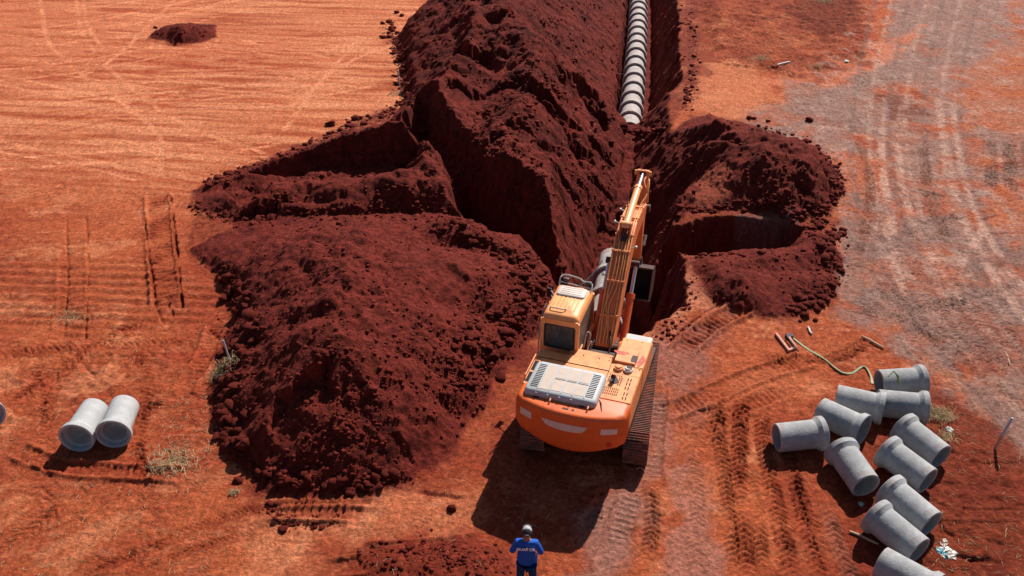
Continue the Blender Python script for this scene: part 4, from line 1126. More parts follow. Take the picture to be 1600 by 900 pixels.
# raised plate with the red scrape, filler caps
mb = ub(); mb.box((.84, -.34, 2.115), (.52, .56, .06)); rp = mb.build('raised_plate', M['hood'], EX, .015)
mb = ub()
mb.loft([[(.68 + .16 * math.cos(a) * (1 + .35 * math.sin(3 * a)), -.28 + .10 * math.sin(a) * (1 + .3 * math.cos(2 * a)), zz) for a in [2 * PI * k / 22 for k in range(22)]] for zz in (2.14, 2.149)])
mb.build('scrape', M['scrape'], rp)
mb = ub(); mb.loft([[(1.215 + .075 * math.cos(a) * (1 + .3 * math.sin(2 * a)), -.38 + .22 * math.sin(a) * (1 + .25 * math.cos(3 * a)), zz) for a in [2 * PI * k / 22 for k in range(22)]] for zz in (2.08, 2.098)])
mb.build('scrape', M['scrape'], rp)
mb = ub(); mb.loft([[(1.04 + .08 * math.cos(a), -.42 + .19 * math.sin(a) * (1 + .3 * math.cos(2 * a)), zz) for a in [2 * PI * k / 22 for k in range(22)]] for zz in (2.14, 2.150)])
mb.build('oil_stain', M['mech'], rp)
for x_, mat in ((.74, 'hood'), (.98, 'hatch')):
    mb = ub(); mb.cyl((x_, -.84, 2.07), (x_, -.84, 2.14), .115, n=28); mb.cyl((x_, -.84, 2.14), (x_, -.84, 2.175), .085, .07, n=28)
    for k in range(6):
        a = PI / 3 * k; mb.cyl((x_ + .095 * math.cos(a), -.84 + .095 * math.sin(a), 2.13), (x_ + .095 * math.cos(a), -.84 + .095 * math.sin(a), 2.15), .014, n=8)
    mb.build('filler_cap', M[mat], EX, .008)
mb = ub(); mb.loft([[(1.0 + .07 * math.cos(a), -.81 + .06 * math.sin(a), zz) for a in [2 * PI * k / 14 for k in range(14)]] for zz in (2.17, 2.182)]); mb.build('oil_stain', M['mech'], EX)
# louvred hatch right of the grey cover
mb = ub(); mb.box((.92, -1.56, 2.092), (.74, 1.0, .03)); gh = mb.build('grille_hatch', M['hood'], EX, .008)
def slotrow(x0, y0, nx, ny, dx, dy, w, h):
    mb = ub()
    for i in range(nx):
        for j in range(ny): mb.box((x0 + i * dx, y0 + j * dy, 2.110), (w, h, .007))
    mb.build('slots', M['slot'], gh)
slotrow(.61, -1.14, 7, 1, .045, .05, .02, .05); slotrow(.61, -1.24, 2, 3, .05, -.08, .022, .055); slotrow(.86, -1.22, 2, 4, .05, -.085, .022, .06)
slotrow(.60, -1.66, 8, 3, .045, -.10, .022, .065)
slotrow(1.06, -1.22, 2, 3, .07, -.16, .025, .11); slotrow(1.08, -1.76, 2, 2, .07, -.16, .025, .11)
mb = ub(); mb.tube([(.74, -1.34, 2.08), (.74, -1.34, 2.22), (.72, -1.42, 2.27)], .055, 14); mb.build('exhaust_pipe', M['mech'], EX)
mb = ub(); mb.loft([[(.74 + .11 * math.cos(a), -1.38 + .13 * math.sin(a) * (1 + .4 * math.sin(a)), zz) for a in [2 * PI * k / 18 for k in range(18)]] for zz in (2.108, 2.118)]); mb.build('soot_stain', M['mech'], EX)
# panel seams
mb = ub()
for (x0, y0, x1, y1) in ((.535, -2.1, .535, .45), (.54, -1.04, 1.30, -1.04), (.54, -.66, 1.30, -.66), (-1.3, -1.0, .53, -1.0)):
    mb.box(((x0 + x1) / 2, (y0 + y1) / 2, 2.089), (max(.012, x1 - x0), max(.012, y1 - y0), .008))
mb.build('panel_seams', M['slot'], EX)
mb = ub()
for (x_, y_) in ((.60, -.05), (1.24, -.72), (1.24, -1.12), (1.24, -1.55), (1.24, -1.98), (.60, -1.98), (-.5, -.6), (-.2, -.6), (.2, -.6), (.45, -.6), (.45, -.35), (-.5, -.35), (-1.25, -.8), (-1.2, -.4), (.70, .36), (1.08, .38), (.70, -.06)):
    mb.cyl((x_, y_, 2.07), (x_, y_, 2.10), .014, n=8)
mb.build('bolts', M['mech'], EX)
# left side intake grille
mb = ub(); mb.box((-1.22, -1.62, 2.092), (.16, 1.0, .03)); ig = mb.build('side_grille', M['hood'], EX, .008)
mb = ub()
for j in range(2): mb.box((-1.22, -1.39 - j * .46, 2.112), (.10, .38, .008))
mb.build('slots', M['slot'], ig)
mb = ub(); mb.box((-1.316, -1.4, 1.75), (.012, .95, .42)); mb.build('slots', M['slot'], ig)
mb = ub(); mb.tube([(-1.29, -2.0, 2.08), (-1.29, -1.95, 2.22), (-1.29, -1.1, 2.22), (-1.29, -1.05, 2.08)], .018, 8); mb.build('grab_rail', M['hood'], EX)
# grey engine cover
def rrect(cx, cy, sx, sy, r, z, n=5):
    pts = []
    for (qx, qy, a0) in ((1, 1, 0), (-1, 1, PI / 2), (-1, -1, PI), (1, -1, 1.5 * PI)):
        for k in range(n + 1):
            a = a0 + PI / 2 * k / n
            pts.append((cx + qx * (sx / 2 - r) + r * math.cos(a), cy + qy * (sy / 2 - r) + r * math.sin(a), z))
    return pts
mb = ub(); cxx, cyy = -.29, -1.93
mb.loft([rrect(cxx, cyy, 1.74, 1.18, .12, 2.08), rrect(cxx, cyy, 1.74, 1.18, .12, 2.20), rrect(cxx, cyy, 1.70, 1.14, .12, 2.25), rrect(cxx, cyy, 1.62, 1.06, .11, 2.285)])
ec = mb.build('engine_cover', M['cover'], EX, angle=50)
for sx in (-1, 1):
    mb = ub()
    for j in range(14):
        mb.box((cxx + sx * .66, cyy - .42 + j * .0645, 2.286), (.19, .024, .012))
    mb.build('louvre_slots', M['slot'], ec)
for i in range(5):
    for j in range(2):
        if i == 4: continue
        w = .235; x_ = cxx - .42 + i * .28
        if i == 0:
            if j: continue
            mb = ub(); mb.box((x_, cyy, 2.285), (w, .94, .016)); mb.build('panel', M['panel'], ec, .01); continue
        mb = ub(); mb.box((x_, cyy - .24 + j * .48, 2.285), (w, .42, .016)); mb.build('panel', M['panel'], ec, .01)
mb = ub()
for i in range(4):
    x_ = cxx - .56 + i * .28; mb.box((x_, cyy, 2.288), (.03, .98, .022))
    mb.box((x_, cyy - .585, 2.19), (.05, .02, .12))
mb.box((cxx + .56, cyy, 2.288), (.03, .98, .022)); mb.box((cxx + .14, cyy, 2.288), (.84, .03, .022))
mb.build('ribs', M['cover'], ec, .006)
for sx in (-1, 1):
    mb = ub(); mb.box((cxx + sx * .55, cyy - .61, 2.12), (.14, .06, .05)); mb.build('latch', M['mech'], ec, .008)
mb = ub(); mb.tube([(cxx + .05, cyy + .55, 2.11), (cxx + .07, cyy + .65, 2.15), (cxx + .25, cyy + .65, 2.15), (cxx + .27, cyy + .55, 2.11)], .016, 8); mb.build('handle', M['mech'], ec)
mb = ub(); mb.tube([(cxx + .88, cyy - .25, 2.12), (cxx + .96, cyy - .40, 2.16), (cxx + 1.02, cyy - .62, 2.12)], .014, 8); mb.build('cable', M['rubber'], EX)

# counterweight
def cw_ring(z, inset, drop=0.0, n=18):
    pts = [(1.33 - inset, -2.12, z), (-1.33 + inset, -2.12, z)]
    for k in range(n + 1):
        x_ = -1.33 + 2.66 * k / n
        u = x_ / 1.33
        rc = max(0.0, abs(u) - .90) / .10
        y_ = -2.94 + .30 * abs(u) ** 2.2 + .10 * rc ** 2
        s = (1.33 - inset) / 1.33
        pts.append((x_ * s, -2.12 + (y_ + 2.12) * (1 - inset * .9), z + drop * (abs(u) ** 2)))
    return pts
mb = ub()
mb.loft([cw_ring(.94, .24, .30), cw_ring(1.01, .10, .26), cw_ring(1.16, .02, .14), cw_ring(1.36, .0), cw_ring(1.75, 0), cw_ring(2.0, .01), cw_ring(2.07, .03), cw_ring(2.11, .08), cw_ring(2.125, .15)])
cw = mb.build('counterweight', M['cw'], EX, angle=60)
def cw_y(x_, z=1.8):
    u = abs(x_ / 1.33); rc = max(0.0, u - .90) / .10
    return -2.94 + .30 * u ** 2.2 + .10 * rc ** 2
def patch(corners, mat, name, off=.006, par=None):
    """shape given as (x, z) outline laid on the counterweight's curved back"""
    mb = ub(); n = len(corners)
    outer = [mb.bm.verts.new(U @ Vector((x_, cw_y(x_) - off, z_))) for x_, z_ in corners]
    inner = [mb.bm.verts.new(U @ Vector((x_, cw_y(x_) + .01, z_))) for x_, z_ in corners]
    for k in range(n): mb.bm.faces.new((outer[k], outer[(k + 1) % n], inner[(k + 1) % n], inner[k]))
    half = n // 2
    for k in range(half - 1): mb.bm.faces.new((outer[k], outer[k + 1], outer[n - 2 - k], outer[n - 1 - k]))
    return mb.build(name, mat, par or cw, angle=60)
def strip(x0, x1, ztop0, ztop1, zb0, zb1, mat, name, n=12, bulge=0.0):
    top = [(x0 + (x1 - x0) * k / n, ztop0 + (ztop1 - ztop0) * k / n) for k in range(n + 1)]
    ins = .10 if bulge else .0
    bot = [(x0 + ins + (x1 - x0 - 2 * ins) * k / n, zb0 + (zb1 - zb0) * k / n - bulge * math.sin(PI * k / n) ** .6) for k in range(n + 1)]
    return patch(top + bot[::-1], mat, name)
strip(-1.16, -.86, 1.90, 1.88, 1.70, 1.68, M['decal'], 'decal', 5)
strip(-.60, .50, 1.86, 1.86, 1.72, 1.70, M['decal'], 'decal', 16, .055)
strip(.80, 1.16, 1.84, 1.86, 1.68, 1.70, M['decal'], 'decal', 5)
ring = [(1.0 + .07 * math.cos(a), 1.38 + .07 * math.sin(a)) for a in [PI * (.5 - (k + .5) / 12 * 1) for k in range(12)]]
ring = [(1.0 + .07 * math.cos(a), 1.38 + .07 * math.sin(a)) for a in [PI - PI * k / 11 for k in range(12)]] + [(1.0 + .07 * math.cos(a), 1.38 + .07 * math.sin(a)) for a in [-PI * (k + .5) / 12 for k in range(12)]]
patch(ring, M['redlamp'], 'reflector', .012)
for x_ in (-.48, .42):
    mb = ub(); mb.tube([(x_, -2.50, 2.11), (x_, -2.54, 2.19), (x_, -2.64, 2.19), (x_, -2.70, 2.11)], .018, 8); mb.build('lifting_eye', M['hood'], cw)
mb = ub(); mb.box((-.08, -2.72, 2.128), (.14, .05, .012)); mb.cyl((.1, -2.72, 2.12), (.1, -2.72, 2.135), .03, n=10); mb.build('plate', M['mech'], cw)

# cab
CX0, CX1, CY0, CY1, CZ0, CZ1 = -1.40, -.40, -.40, 1.32, 1.12, 2.95
def cabring(z, i0, ifr=0.0):
    x0, x1, y0, y1 = CX0 + i0, CX1 - i0, CY0 + i0 + ifr * .15, CY1 - i0 - ifr
    r = .10; pts = []
    for (qx, qy, a0) in ((x1 - r, y1 - r, 0), (x0 + r, y1 - r, PI / 2), (x0 + r, y0 + r, PI), (x1 - r, y0 + r, 1.5 * PI)):
        for k in range(5):
            a = a0 + PI / 2 * k / 4; pts.append((qx + r * math.cos(a), qy + r * math.sin(a), z))
    return pts
mb = ub(); mb.loft([cabring(CZ0, 0), cabring(1.85, 0)]); cab = mb.build('cab', M['cab'], EX, .01)
mb = ub(); mb.loft([cabring(2.72, .02, .10), cabring(2.84, .03, .12), cabring(2.92, .07, .14), cabring(2.955, .13, .18)]); rf = mb.build('cab_roof', M['cab'], cab, angle=60)
def quadbar(pts, th, name, mat, par):
    mb = ub()
    for a, b in zip(pts[:-1], pts[1:]):
        a, b = Vector(a), Vector(b); d = b - a; q = d.to_track_quat('Z', 'Y').to_matrix(); mb.box((a + b) / 2, (th, th, d.length + th * .6), q)
    return mb.build(name, mat, par, .015)
# pillars
for x_, y_, yt in ((CX0 + .05, CY0 + .05, CY0 + .07), (CX1 - .05, CY0 + .05, CY0 + .07), (CX0 + .05, CY1 - .06, CY1 - .18), (CX1 - .05, CY1 - .06, CY1 - .18), (CX0 + .04, .42, .42), ):
    quadbar([(x_, y_, 1.84), (x_, yt, 2.76)], .10, 'pillar', M['cab'], cab)
# rear wall round the window
def frame_yz(y, x0, x1, z0, z1, wx0, wx1, wz0, wz1, th, name, mat, par, lean=0.0):
    mb = ub(); n = 28
    def rr(a0, b0, a1, b1, r):
        pts = []
        for (cx_, cz_, an) in ((a1 - r, b1 - r, 0), (a0 + r, b1 - r, PI / 2), (a0 + r, b0 + r, PI), (a1 - r, b0 + r, 1.5 * PI)):
            for k in range(7):
                a = an + PI / 2 * k / 6; pts.append((cx_ + r * math.cos(a), cz_ + r * math.sin(a)))
        return pts
    o_ = rr(x0, z0, x1, z1, .06); i_ = rr(wx0, wz0, wx1, wz1, .09)
    L = []
    for yy_ in (y, y + th):
        L.append(([mb.bm.verts.new(U @ Vector((p[0], yy_ + lean * (p[1] - z0), p[1]))) for p in o_], [mb.bm.verts.new(U @ Vector((p[0], yy_ + lean * (p[1] - z0), p[1]))) for p in i_]))
    m = len(o_)
    for k in range(m):
        j = (k + 1) % m
        mb.bm.faces.new((L[0][0][k], L[0][0][j], L[0][1][j], L[0][1][k])); mb.bm.faces.new((L[1][0][k], L[1][0][j], L[1][1][j], L[1][1][k]))
        mb.bm.faces.new((L[0][1][k], L[0][1][j], L[1][1][j], L[1][1][k])); mb.bm.faces.new((L[0][0][k], L[0][0][j], L[1][0][j], L[1][0][k]))
    o = mb.build(name, mat, par, .006)
    return o, i_
fr, inner = frame_yz(CY0 - .004, CX0 + .02, CX1 - .02, 1.80, 2.84, CX0 + .13, CX1 - .12, 2.02, 2.66, .05, 'rear_wall', M['cab'], cab, .03)
mb = ub(); mb.loft([[(p[0], CY0 + .018 + .03 * (p[1] - 1.8) + yy_, p[1]) for p in inner] for yy_ in (0, .012)]); rw = mb.build('rear_window', M['glass'], cab)
gk, _ = frame_yz(CY0 - .010, CX0 + .10, CX1 - .09, 1.99, 2.69, CX0 + .135, CX1 - .125, 2.025, 2.655, .03, 'window_seal', M['rubber'], cab, .03)
# side glass and front glass
mb = ub(); mb.prism([(CY0 + .12, 1.88), (CY1 - .14, 1.88), (CY1 - .22, 2.72), (CY0 + .12, 2.72)], CX1 - .035, CX1 - .022); mb.build('side_window', M['dusty'], cab)
mb = ub(); mb.prism([(CY0 + .12, 1.88), (.36, 1.88), (.36, 2.72), (CY0 + .12, 2.72)], CX0 + .02, CX0 + .032); mb.build('side_window', M['dusty'], cab)
mb = ub(); mb.prism([(.48, 1.50), (CY1 - .13, 1.50), (CY1 - .22, 2.72), (.48, 2.72)], CX0 - .012, CX0 + .002); dr = mb.build('door', M['dusty'], cab)
mb = ub(); mb.tube([(CX0 - .05, .50, 1.2), (CX0 - .06, .50, 2.6)], .018, 8); mb.build('handrail', M['rail'], dr)
mb = ub(); mb.loft([[(x_, CY1 - .02 - .17 * max(0, (z_ - 1.2)) / 1.5 + yy_, z_) for x_, z_ in ((CX0 + .08, 1.3), (CX1 - .08, 1.3), (CX1 - .08, 2.74), (CX0 + .08, 2.74))] for yy_ in (0, .012)]); mb.build('windscreen', M['glass'], cab)
# seat and operator seat back visible through the rear window
mb = ub(); mb.box((-.86, .28, 1.95), (.46, .12, .66)); mb.box((-.86, .52, 1.72), (.46, .50, .14)); st = mb.build('seat', M['seat'], cab, .05)
mb = ub(); mb.box((-1.08, .16, 2.22), (.10, .015, .22)); mb.box((-1.02, .15, 2.34), (.16, .015, .05)); mb.build('sheet_of_paper', M['white'], cab)
mb = ub(); mb.box((-.5, .9, 1.9), (.14, .5, .25)); mb.build('console', M['seat'], cab, .02)
# roof details
mb = ub(); mb.loft([rrect((CX0 + CX1) / 2 + .0, CY1 - .56, .76, .46, .08, 2.95), rrect((CX0 + CX1) / 2, CY1 - .56, .74, .44, .08, 2.985), rrect((CX0 + CX1) / 2, CY1 - .56, .68, .38, .07, 3.0)]); ht = mb.build('roof_hatch', M['hatch'], cab, angle=60)
mb = ub()
for k in range(4): mb.box(((CX0 + CX1) / 2, CY1 - .69 + k * .09, 3.002), (.54, .012, .008))
mb.build('hatch_ribs', M['panel'], ht)
mb = ub()
for k in range(6): mb.box((CX0 + .24 + k * .105, .28, 2.957), (.045, .70, .012))
mb.build('roof_ribs', M['cab'], cab, .004)
mb = ub(); mb.tube([(CX0 + .17, .0, 2.93), (CX0 + .17, -.08, 3.0), (CX0 + .20, -.13, 3.02), (CX0 + .52, -.13, 3.02), (CX0 + .56, -.08, 3.0), (CX0 + .56, .0, 2.93)], .017, 8); mb.build('roof_handle', M['rail'], cab)
yg = CY1 - .16
mb = ub(); mb.tube(smooth_line([(CX0 + .07, yg - .10, 2.90), (CX0 + .06, yg + .04, 3.05), (CX0 + .16, yg + .16, 3.10), (CX0 + .55, yg + .10, 3.10), (CX0 + .68, yg + .02, 3.08), (CX1 - .13, yg + .03, 3.06), (CX1 - .06, yg - .05, 3.02), (CX1 - .07, yg - .22, 2.90)], 5), .020, 8); mb.tube([(CX0 + .10, yg - .02, 2.98), (CX1 - .10, yg - .10, 2.98)], .014, 8); mb.build('roof_guard_rail', M['rail'], cab)
for x_ in (CX0 + .22, CX1 - .17):
    mb = ub(); mb.box((x_, yg + .02, 3.03), (.15, .10, .12)); lp = mb.build('work_light', M['rubber'], cab, .02)
    mb = ub(); mb.box((x_, yg + .075, 3.03), (.12, .012, .09)); mb.build('lens', M['lens'], lp)
mb = ub(); mb.tube([(CX0, CY1 - .3, 2.55), (CX0 - .20, CY1 - .12, 2.62)], .014, 8); mb.tube([(CX0, CY1 - .3, 2.35), (CX0 - .18, CY1 - .12, 2.45)], .012, 8); mr = mb.build('mirror_arm', M['rail'], cab)
mb = ub(); mb.box((CX0 - .24, CY1 - .10, 2.52), (.14, .05, .28)); mb.build('mirror', M['rubber'], mr, .015)
mb = ub(); mb.tube(smooth_line([(CX0 - .04, .35, 2.78), (CX0 - .10, .15, 2.60), (CX0 - .12, -.05, 2.1), (CX0 - .10, -.20, 1.5), (CX0 - .05, -.22, 1.2)], 5), .016, 8); mb.build('side_handrail', M['rail'], cab)

# work equipment (y forward, z up) in the boom plane
U = U @ Matrix.Translation((0, .12, 0)) @ Matrix.Rotation(math.radians(2.6), 4, 'Z')
BX = .12
def bpl(y, z, x=0.0): return (BX + x, y, z)
boom_prof_top = [(.12, 1.84), (.40, 2.06), (1.2, 2.88), (1.9, 3.50), (2.35, 3.78), (2.9, 3.93), (3.6, 3.90), (4.4, 3.72), (5.0, 3.50), (5.16, 3.36)]
boom_prof_bot = [(5.10, 3.22), (4.9, 3.20), (4.2, 3.30), (3.5, 3.36), (2.9, 3.28), (2.4, 3.02), (1.8, 2.56), (1.0, 1.92), (.40, 1.58), (.12, 1.62)]
mb = ub(); W = .24
mb.prism(boom_prof_top + boom_prof_bot, BX - W, BX + W)
boom = mb.build('boom', M['boomp'], EX, .015)
for hw_, py0, pz0, rr_ in ((.42, .22, 1.75, .13), (.34, 5.02, 3.36, .12), (.46, 2.52, 2.96, .085)):
    mb = ub(); mb.cyl((BX - hw_, py0, pz0), (BX + hw_, py0, pz0), rr_, n=24); mb.build('pin', M['mech'], boom, .01)
# dark machinery well under the boom foot
mb = ub(); mb.box((.10, .55, 1.28), (.80, 1.3, .10)); mb.box((.10, -.16, 1.55), (.78, .22, .55)); mb.cyl((-.15, .1, 1.3), (-.15, .1, 1.62), .16, n=16); mb.cyl((.38, .35, 1.3), (.38, .35, 1.55), .13, n=16)
mb.tube(smooth_line([(-.2, -.1, 1.8), (-.12, .2, 1.95), (-.05, .5, 1.9), (-.05, .8, 1.7)], 4), .03, 8); mb.tube(smooth_line([(.3, -.1, 1.8), (.28, .2, 2.0), (.2, .5, 2.1)], 4), .03, 8)
mb.build('valve_block', M['mech'], EX, .01)
for x_ in (-.27, .51):
    mb = ub(); mb.prism([(-.05, 1.2), (.75, 1.2), (.45, 1.85), (.22, 1.95), (0, 1.85)], x_ - .025, x_ + .025); mb.build('boom_bracket', M['boomp'], EX, .01)
def cylinder(a, b, r, frac, matb, name, par):
    a, b = Vector(a), Vector(b); d = b - a; m = a + d * frac
    mb = ub(); mb.cyl(a, m, r, n=24); mb.cyl(m - d.normalized() * .12, m + d.normalized() * .02, r * 1.18, n=24); mb.cyl(a - Vector((r * 1.1, 0, 0)), a + Vector((r * 1.1, 0, 0)), r * 1.05, n=20); o = mb.build(name, matb, par, .006)
    mb = ub(); mb.cyl(m, b, r * .52, n=20); rd = mb.build('rod', M['chrome'], o)
    mb = ub(); mb.cyl(b - Vector((r * .9, 0, 0)), b + Vector((r * .9, 0, 0)), r * .95, n=20); mb.build('rod_eye', M['mech'], o, .005)
    return o
for x_ in (-.37, .37): cylinder((BX + x_, .95, 1.36), (BX + x_, 2.52, 2.96), .098, .62, M['cyl'], 'boom_cylinder', EX)
# stick cylinder on the boom top
mb = ub(); mb.prism([(2.30, 3.74), (2.80, 3.90), (2.68, 4.16), (2.52, 4.16)], BX - .16, BX - .12); mb.prism([(2.30, 3.74), (2.80, 3.90), (2.68, 4.16), (2.52, 4.16)], BX + .12, BX + .16); mb.build('bracket', M['boomp'], boom, .006)
cylinder(bpl(2.60, 4.06), bpl(5.36, 4.30), .10, .70, M['cylpale'], 'stick_cylinder', boom)
# stick
mb = ub(); mb.prism([(5.30, 4.40), (5.44, 4.38), (5.56, 3.95), (5.46, 3.10), (5.38, 2.2), (5.40, 1.52), (5.26, 1.42), (5.16, 1.52), (5.10, 2.3), (5.00, 3.05), (4.86, 3.34), (4.92, 3.52), (5.14, 3.72)], BX - .17, BX + .17)
stk = mb.build('stick', M['boomp'], EX, .015)
mb = ub(); mb.cyl((BX - .24, 5.36, 4.30), (BX + .24, 5.36, 4.30), .075, n=18); mb.build('pin', M['hood'], stk, .008)
cylinder(bpl(5.68, 3.75), bpl(5.82, 2.00), .08, .62, M['cyl'], 'bucket_cylinder', stk)
mb = ub()
for sx in (-1, 1):
    mb.tube([(BX + sx * .20, 5.82, 2.0), (BX + sx * .20, 5.42, 1.85)], .05, 8); mb.tube([(BX + sx * .12, 5.82, 2.0), (BX + sx * .12, 5.68, 1.38)], .05, 8)
mb.build('bucket_link', M['mech'], stk)
BU = U.copy(); U = U @ Matrix.Translation((0, 5.3, 1.52)) @ Matrix.Rotation(math.radians(-24), 4, 'X') @ Matrix.Translation((0, -5.3, -1.30))
# bucket: curved shell open towards the machine
mb = ub(); BW = .55; bx = BX + .05
arc = [(5.02, 1.02), (5.30, 1.10), (5.62, 1.06), (5.84, .86), (5.92, .58), (5.84, .30), (5.60, .10), (5.28, .02), (4.98, .04)]
inn = [(y + (5.35 - y) * .08, z + (.55 - z) * .08) for y, z in arc]
inn[0] = (5.02, .98); inn[-1] = (4.98, .075)
prof = arc + inn[::-1]
mb.prism(prof, bx - BW, bx + BW)
mb.prism(arc, bx - BW - .022, bx - BW + .004); mb.prism(arc, bx + BW - .004, bx + BW + .022)
bk = mb.build('bucket', M['bucket'], EX, .006)
mb = ub()
mb.box((bx, 5.00, 1.02), (2 * BW + .05, .05, .05)); mb.box((bx, 4.97, .055), (2 * BW + .05, .10, .035))
for sx in (-1, 1): mb.box((bx + sx * (BW + .01), 5.0, .54), (.035, .05, .96))
mb.build('cutting_edge', M['lip'], bk, .005)
for k in range(5):
    mb = ub(); x_ = bx - BW + .08 + k * (2 * BW - .16) / 4
    mb.loft([[(x_ - .045, 4.96, .03), (x_ + .045, 4.96, .03), (x_ + .045, 4.96, .09), (x_ - .045, 4.96, .09)], [(x_ - .02, 4.76, .05), (x_ + .02, 4.76, .05), (x_ + .02, 4.76, .065), (x_ - .02, 4.76, .065)]])
    mb.build('tooth', M['lip'], bk)
mb = ub()
for x_ in (-.14, .14): mb.prism([(5.2, 1.05), (5.75, .98), (5.70, 1.12), (5.42, 1.30), (5.28, 1.30)], bx + x_ - .02, bx + x_ + .02)
mb.build('bucket_ears', M['mech'], bk, .005)
U = BU
# hydraulic lines along the boom
def topz(y):
    for (a, b) in zip(boom_prof_top[:-1], boom_prof_top[1:]):
        if a[0] <= y <= b[0]: return a[1] + (b[1] - a[1]) * (y - a[0]) / (b[0] - a[0])
    return boom_prof_top[-1][1]
def line_on(xs_, ysl, up=.035):
    return [(BX + x_, y_, topz(y_) + up) for x_, y_ in zip(xs_, ysl)]
YS = [.15, .35, .6, .9, 1.2, 1.5, 1.9, 2.3, 2.5]
for i, xs_ in enumerate(([-.21] * 9, [-.12, -.13, -.16, -.15, -.05, .0, .0, .0, .0], [-.02, -.03, -.04, -.12, -.13, -.08, -.08, -.08, -.08], [.06, .05, .0, -.05, .06, .09, .09, .09, .09], [.15] * 9, [.22] * 9)):
    mb = ub(); mb.tube(smooth_line(line_on(xs_, YS), 3), .017, 8); mb.build('hydraulic_line', M['hose'], boom)
for x_ in (-.20, .16, .21):
    mb = ub(); ys2 = [2.5, 2.9, 3.3, 3.8, 4.3, 4.8]; mb.tube(smooth_line(line_on([x_] * 6, ys2), 3), .016, 8); mb.build('hydraulic_line', M['hose'], boom)
for y_ in (.7, 1.35, 2.0, 2.45, 3.2, 4.1):
    mb = ub(); mb.box((BX, y_, topz(y_) + .045), (.50, .05, .05), Matrix.Rotation(.78 if y_ < 2 else (.4 if y_ < 2.5 else -.15), 3, 'X'))
    for x_ in (-.2, -.05, .08, .2): mb.cyl((BX + x_, y_, topz(y_) + .05), (BX + x_, y_, topz(y_) + .085), .018, n=8)
    mb.build('pipe_clamp', M['hood'], boom, .004)
mb = ub()
for x_ in (-.06, .0, .06):
    mb.tube(smooth_line([(BX + x_, 2.25, topz(2.25) + .05), (BX + x_ * 1.2 + .03, 2.42, topz(2.42) + .15), (BX + x_ + .03, 2.62, topz(2.6) + .22), (BX + x_ * .8 + .02, 2.78, topz(2.78) + .14)], 5), .022, 8)
mb.build('rubber_hoses', M['rubber'], boom)
mb = ub(); mb.tube(smooth_line([(BX + .2, 4.5, topz(4.5) + .05), (BX + .26, 4.8, 4.1), (BX + .22, 5.1, 4.25), (BX + .2, 5.35, 3.9), (BX + .2, 5.5, 3.3)], 5), .02, 8); mb.tube(smooth_line([(BX + .12, 4.3, topz(4.3) + .05), (BX + .24, 4.7, 4.0), (BX + .1, 5.0, 4.2), (BX + .14, 5.3, 4.3)], 5), .018, 8); mb.build('rubber_hoses', M['hose'], boom)
for (x_, y_) in ((-.33, 3.0), (-.33, 3.9), (.33, 2.2), (-.33, 1.5)):
    mb = ub(); mb.tube([(BX + x_ * .75, y_, topz(y_) - .06), (BX + x_ * 1.1, y_, topz(y_) - .02)], .02, 8); mb.cyl((BX + x_ * 1.1, y_ - .03, topz(y_) - .02), (BX + x_ * 1.1, y_ + .04, topz(y_) - .02), .032, n=12); mb.build('boom_lamp', M['rail'], boom)
mb = ub(); mb.tube(smooth_line([(CX1 + .06, -.15, 1.9), (CX1 + .10, -.05, 2.3), (CX1 + .18, .05, 2.2), (CX1 + .14, .1, 1.9)], 5), .018, 8); mb.tube(smooth_line([(CX1 + .16, -.2, 1.9), (CX1 + .24, -.18, 2.15), (CX1 + .25, -.05, 1.95)], 5), .018, 8); mb.build('looped_hose', M['rail'], EX)

# sling running from the cab side down to the pipe
a = P3(905, 448, .3); b = P3(941, 408, -1.7); mb = MB(Matrix.Translation(-a)); m_ = (a + b) / 2 - Vector((0, 0, .1))
mb.tube([a, m_, b], .022, 8); o = mb.build('lifting_chain', M['rubber']); o.location = a; tag(o, 'dark lifting sling stretched from the trench rim by the cab to the pipe below', 'sling')

# ================================================================== person seen from behind
M['skin'] = simple('skin', (.30, .13, .08), .6, var=.05)
M['shirt'] = simple('blue_shirt', (.012, .085, .42), .75, spec=.2, var=.12, scale=6, bump=.4)
M['jeans'] = simple('blue_jeans', (.012, .045, .13), .85, spec=.1, var=.3, scale=7, bump=.3)
M['boot'] = simple('boot', (.05, .03, .025), .7, var=.3, dirt=.5)
M['capwhite'] = simple('cap_white', (.36, .36, .40), .7, var=.12, scale=12)
M['capblack'] = simple('cap_black', (.02, .02, .028), .7, var=.2)
M['print'] = simple('white_print', (.80, .80, .82), .6, var=.03)
M['printo'] = simple('orange_print', (.75, .22, .10), .6, var=.03)
M['hair'] = simple('dark_hair', (.015, .010, .008), .7, var=.2)
def skinned(name, nodes, edges, mat, parent=None, levels=2, flat=None):
    me = bpy.data.meshes.new(name)
    me.from_pydata([n[:3] for n in nodes], edges, [])
    o = bpy.data.objects.new(name, me); COL.objects.link(o)
    sk = o.modifiers.new('skin', 'SKIN'); sk.use_smooth_shade = True
    if not me.skin_vertices: me.attributes  # layer comes with the modifier below
    if not me.skin_vertices:
        bm_ = bmesh.new(); bm_.from_mesh(me); bm_.verts.layers.skin.verify(); bm_.to_mesh(me); bm_.free()
    for v, n in zip(me.skin_vertices[0].data, nodes):
        v.radius = (n[3], n[4]) if len(n) > 4 else (n[3], n[3]); v.use_root = False
    me.skin_vertices[0].data[0].use_root = True
    ss = o.modifiers.new('sub', 'SUBSURF'); ss.levels = levels; ss.render_levels = levels
    me.materials.append(mat)
    if parent: o.parent = parent
    return o
px_, py_ = 0.300, 12.36
PR = empty('person', (px_, py_, height(px_, py_) + .0), -math.radians(4))
tag(PR, 'man seen from behind in a blue long sleeved shirt, jeans and cap, elbows out', 'person')
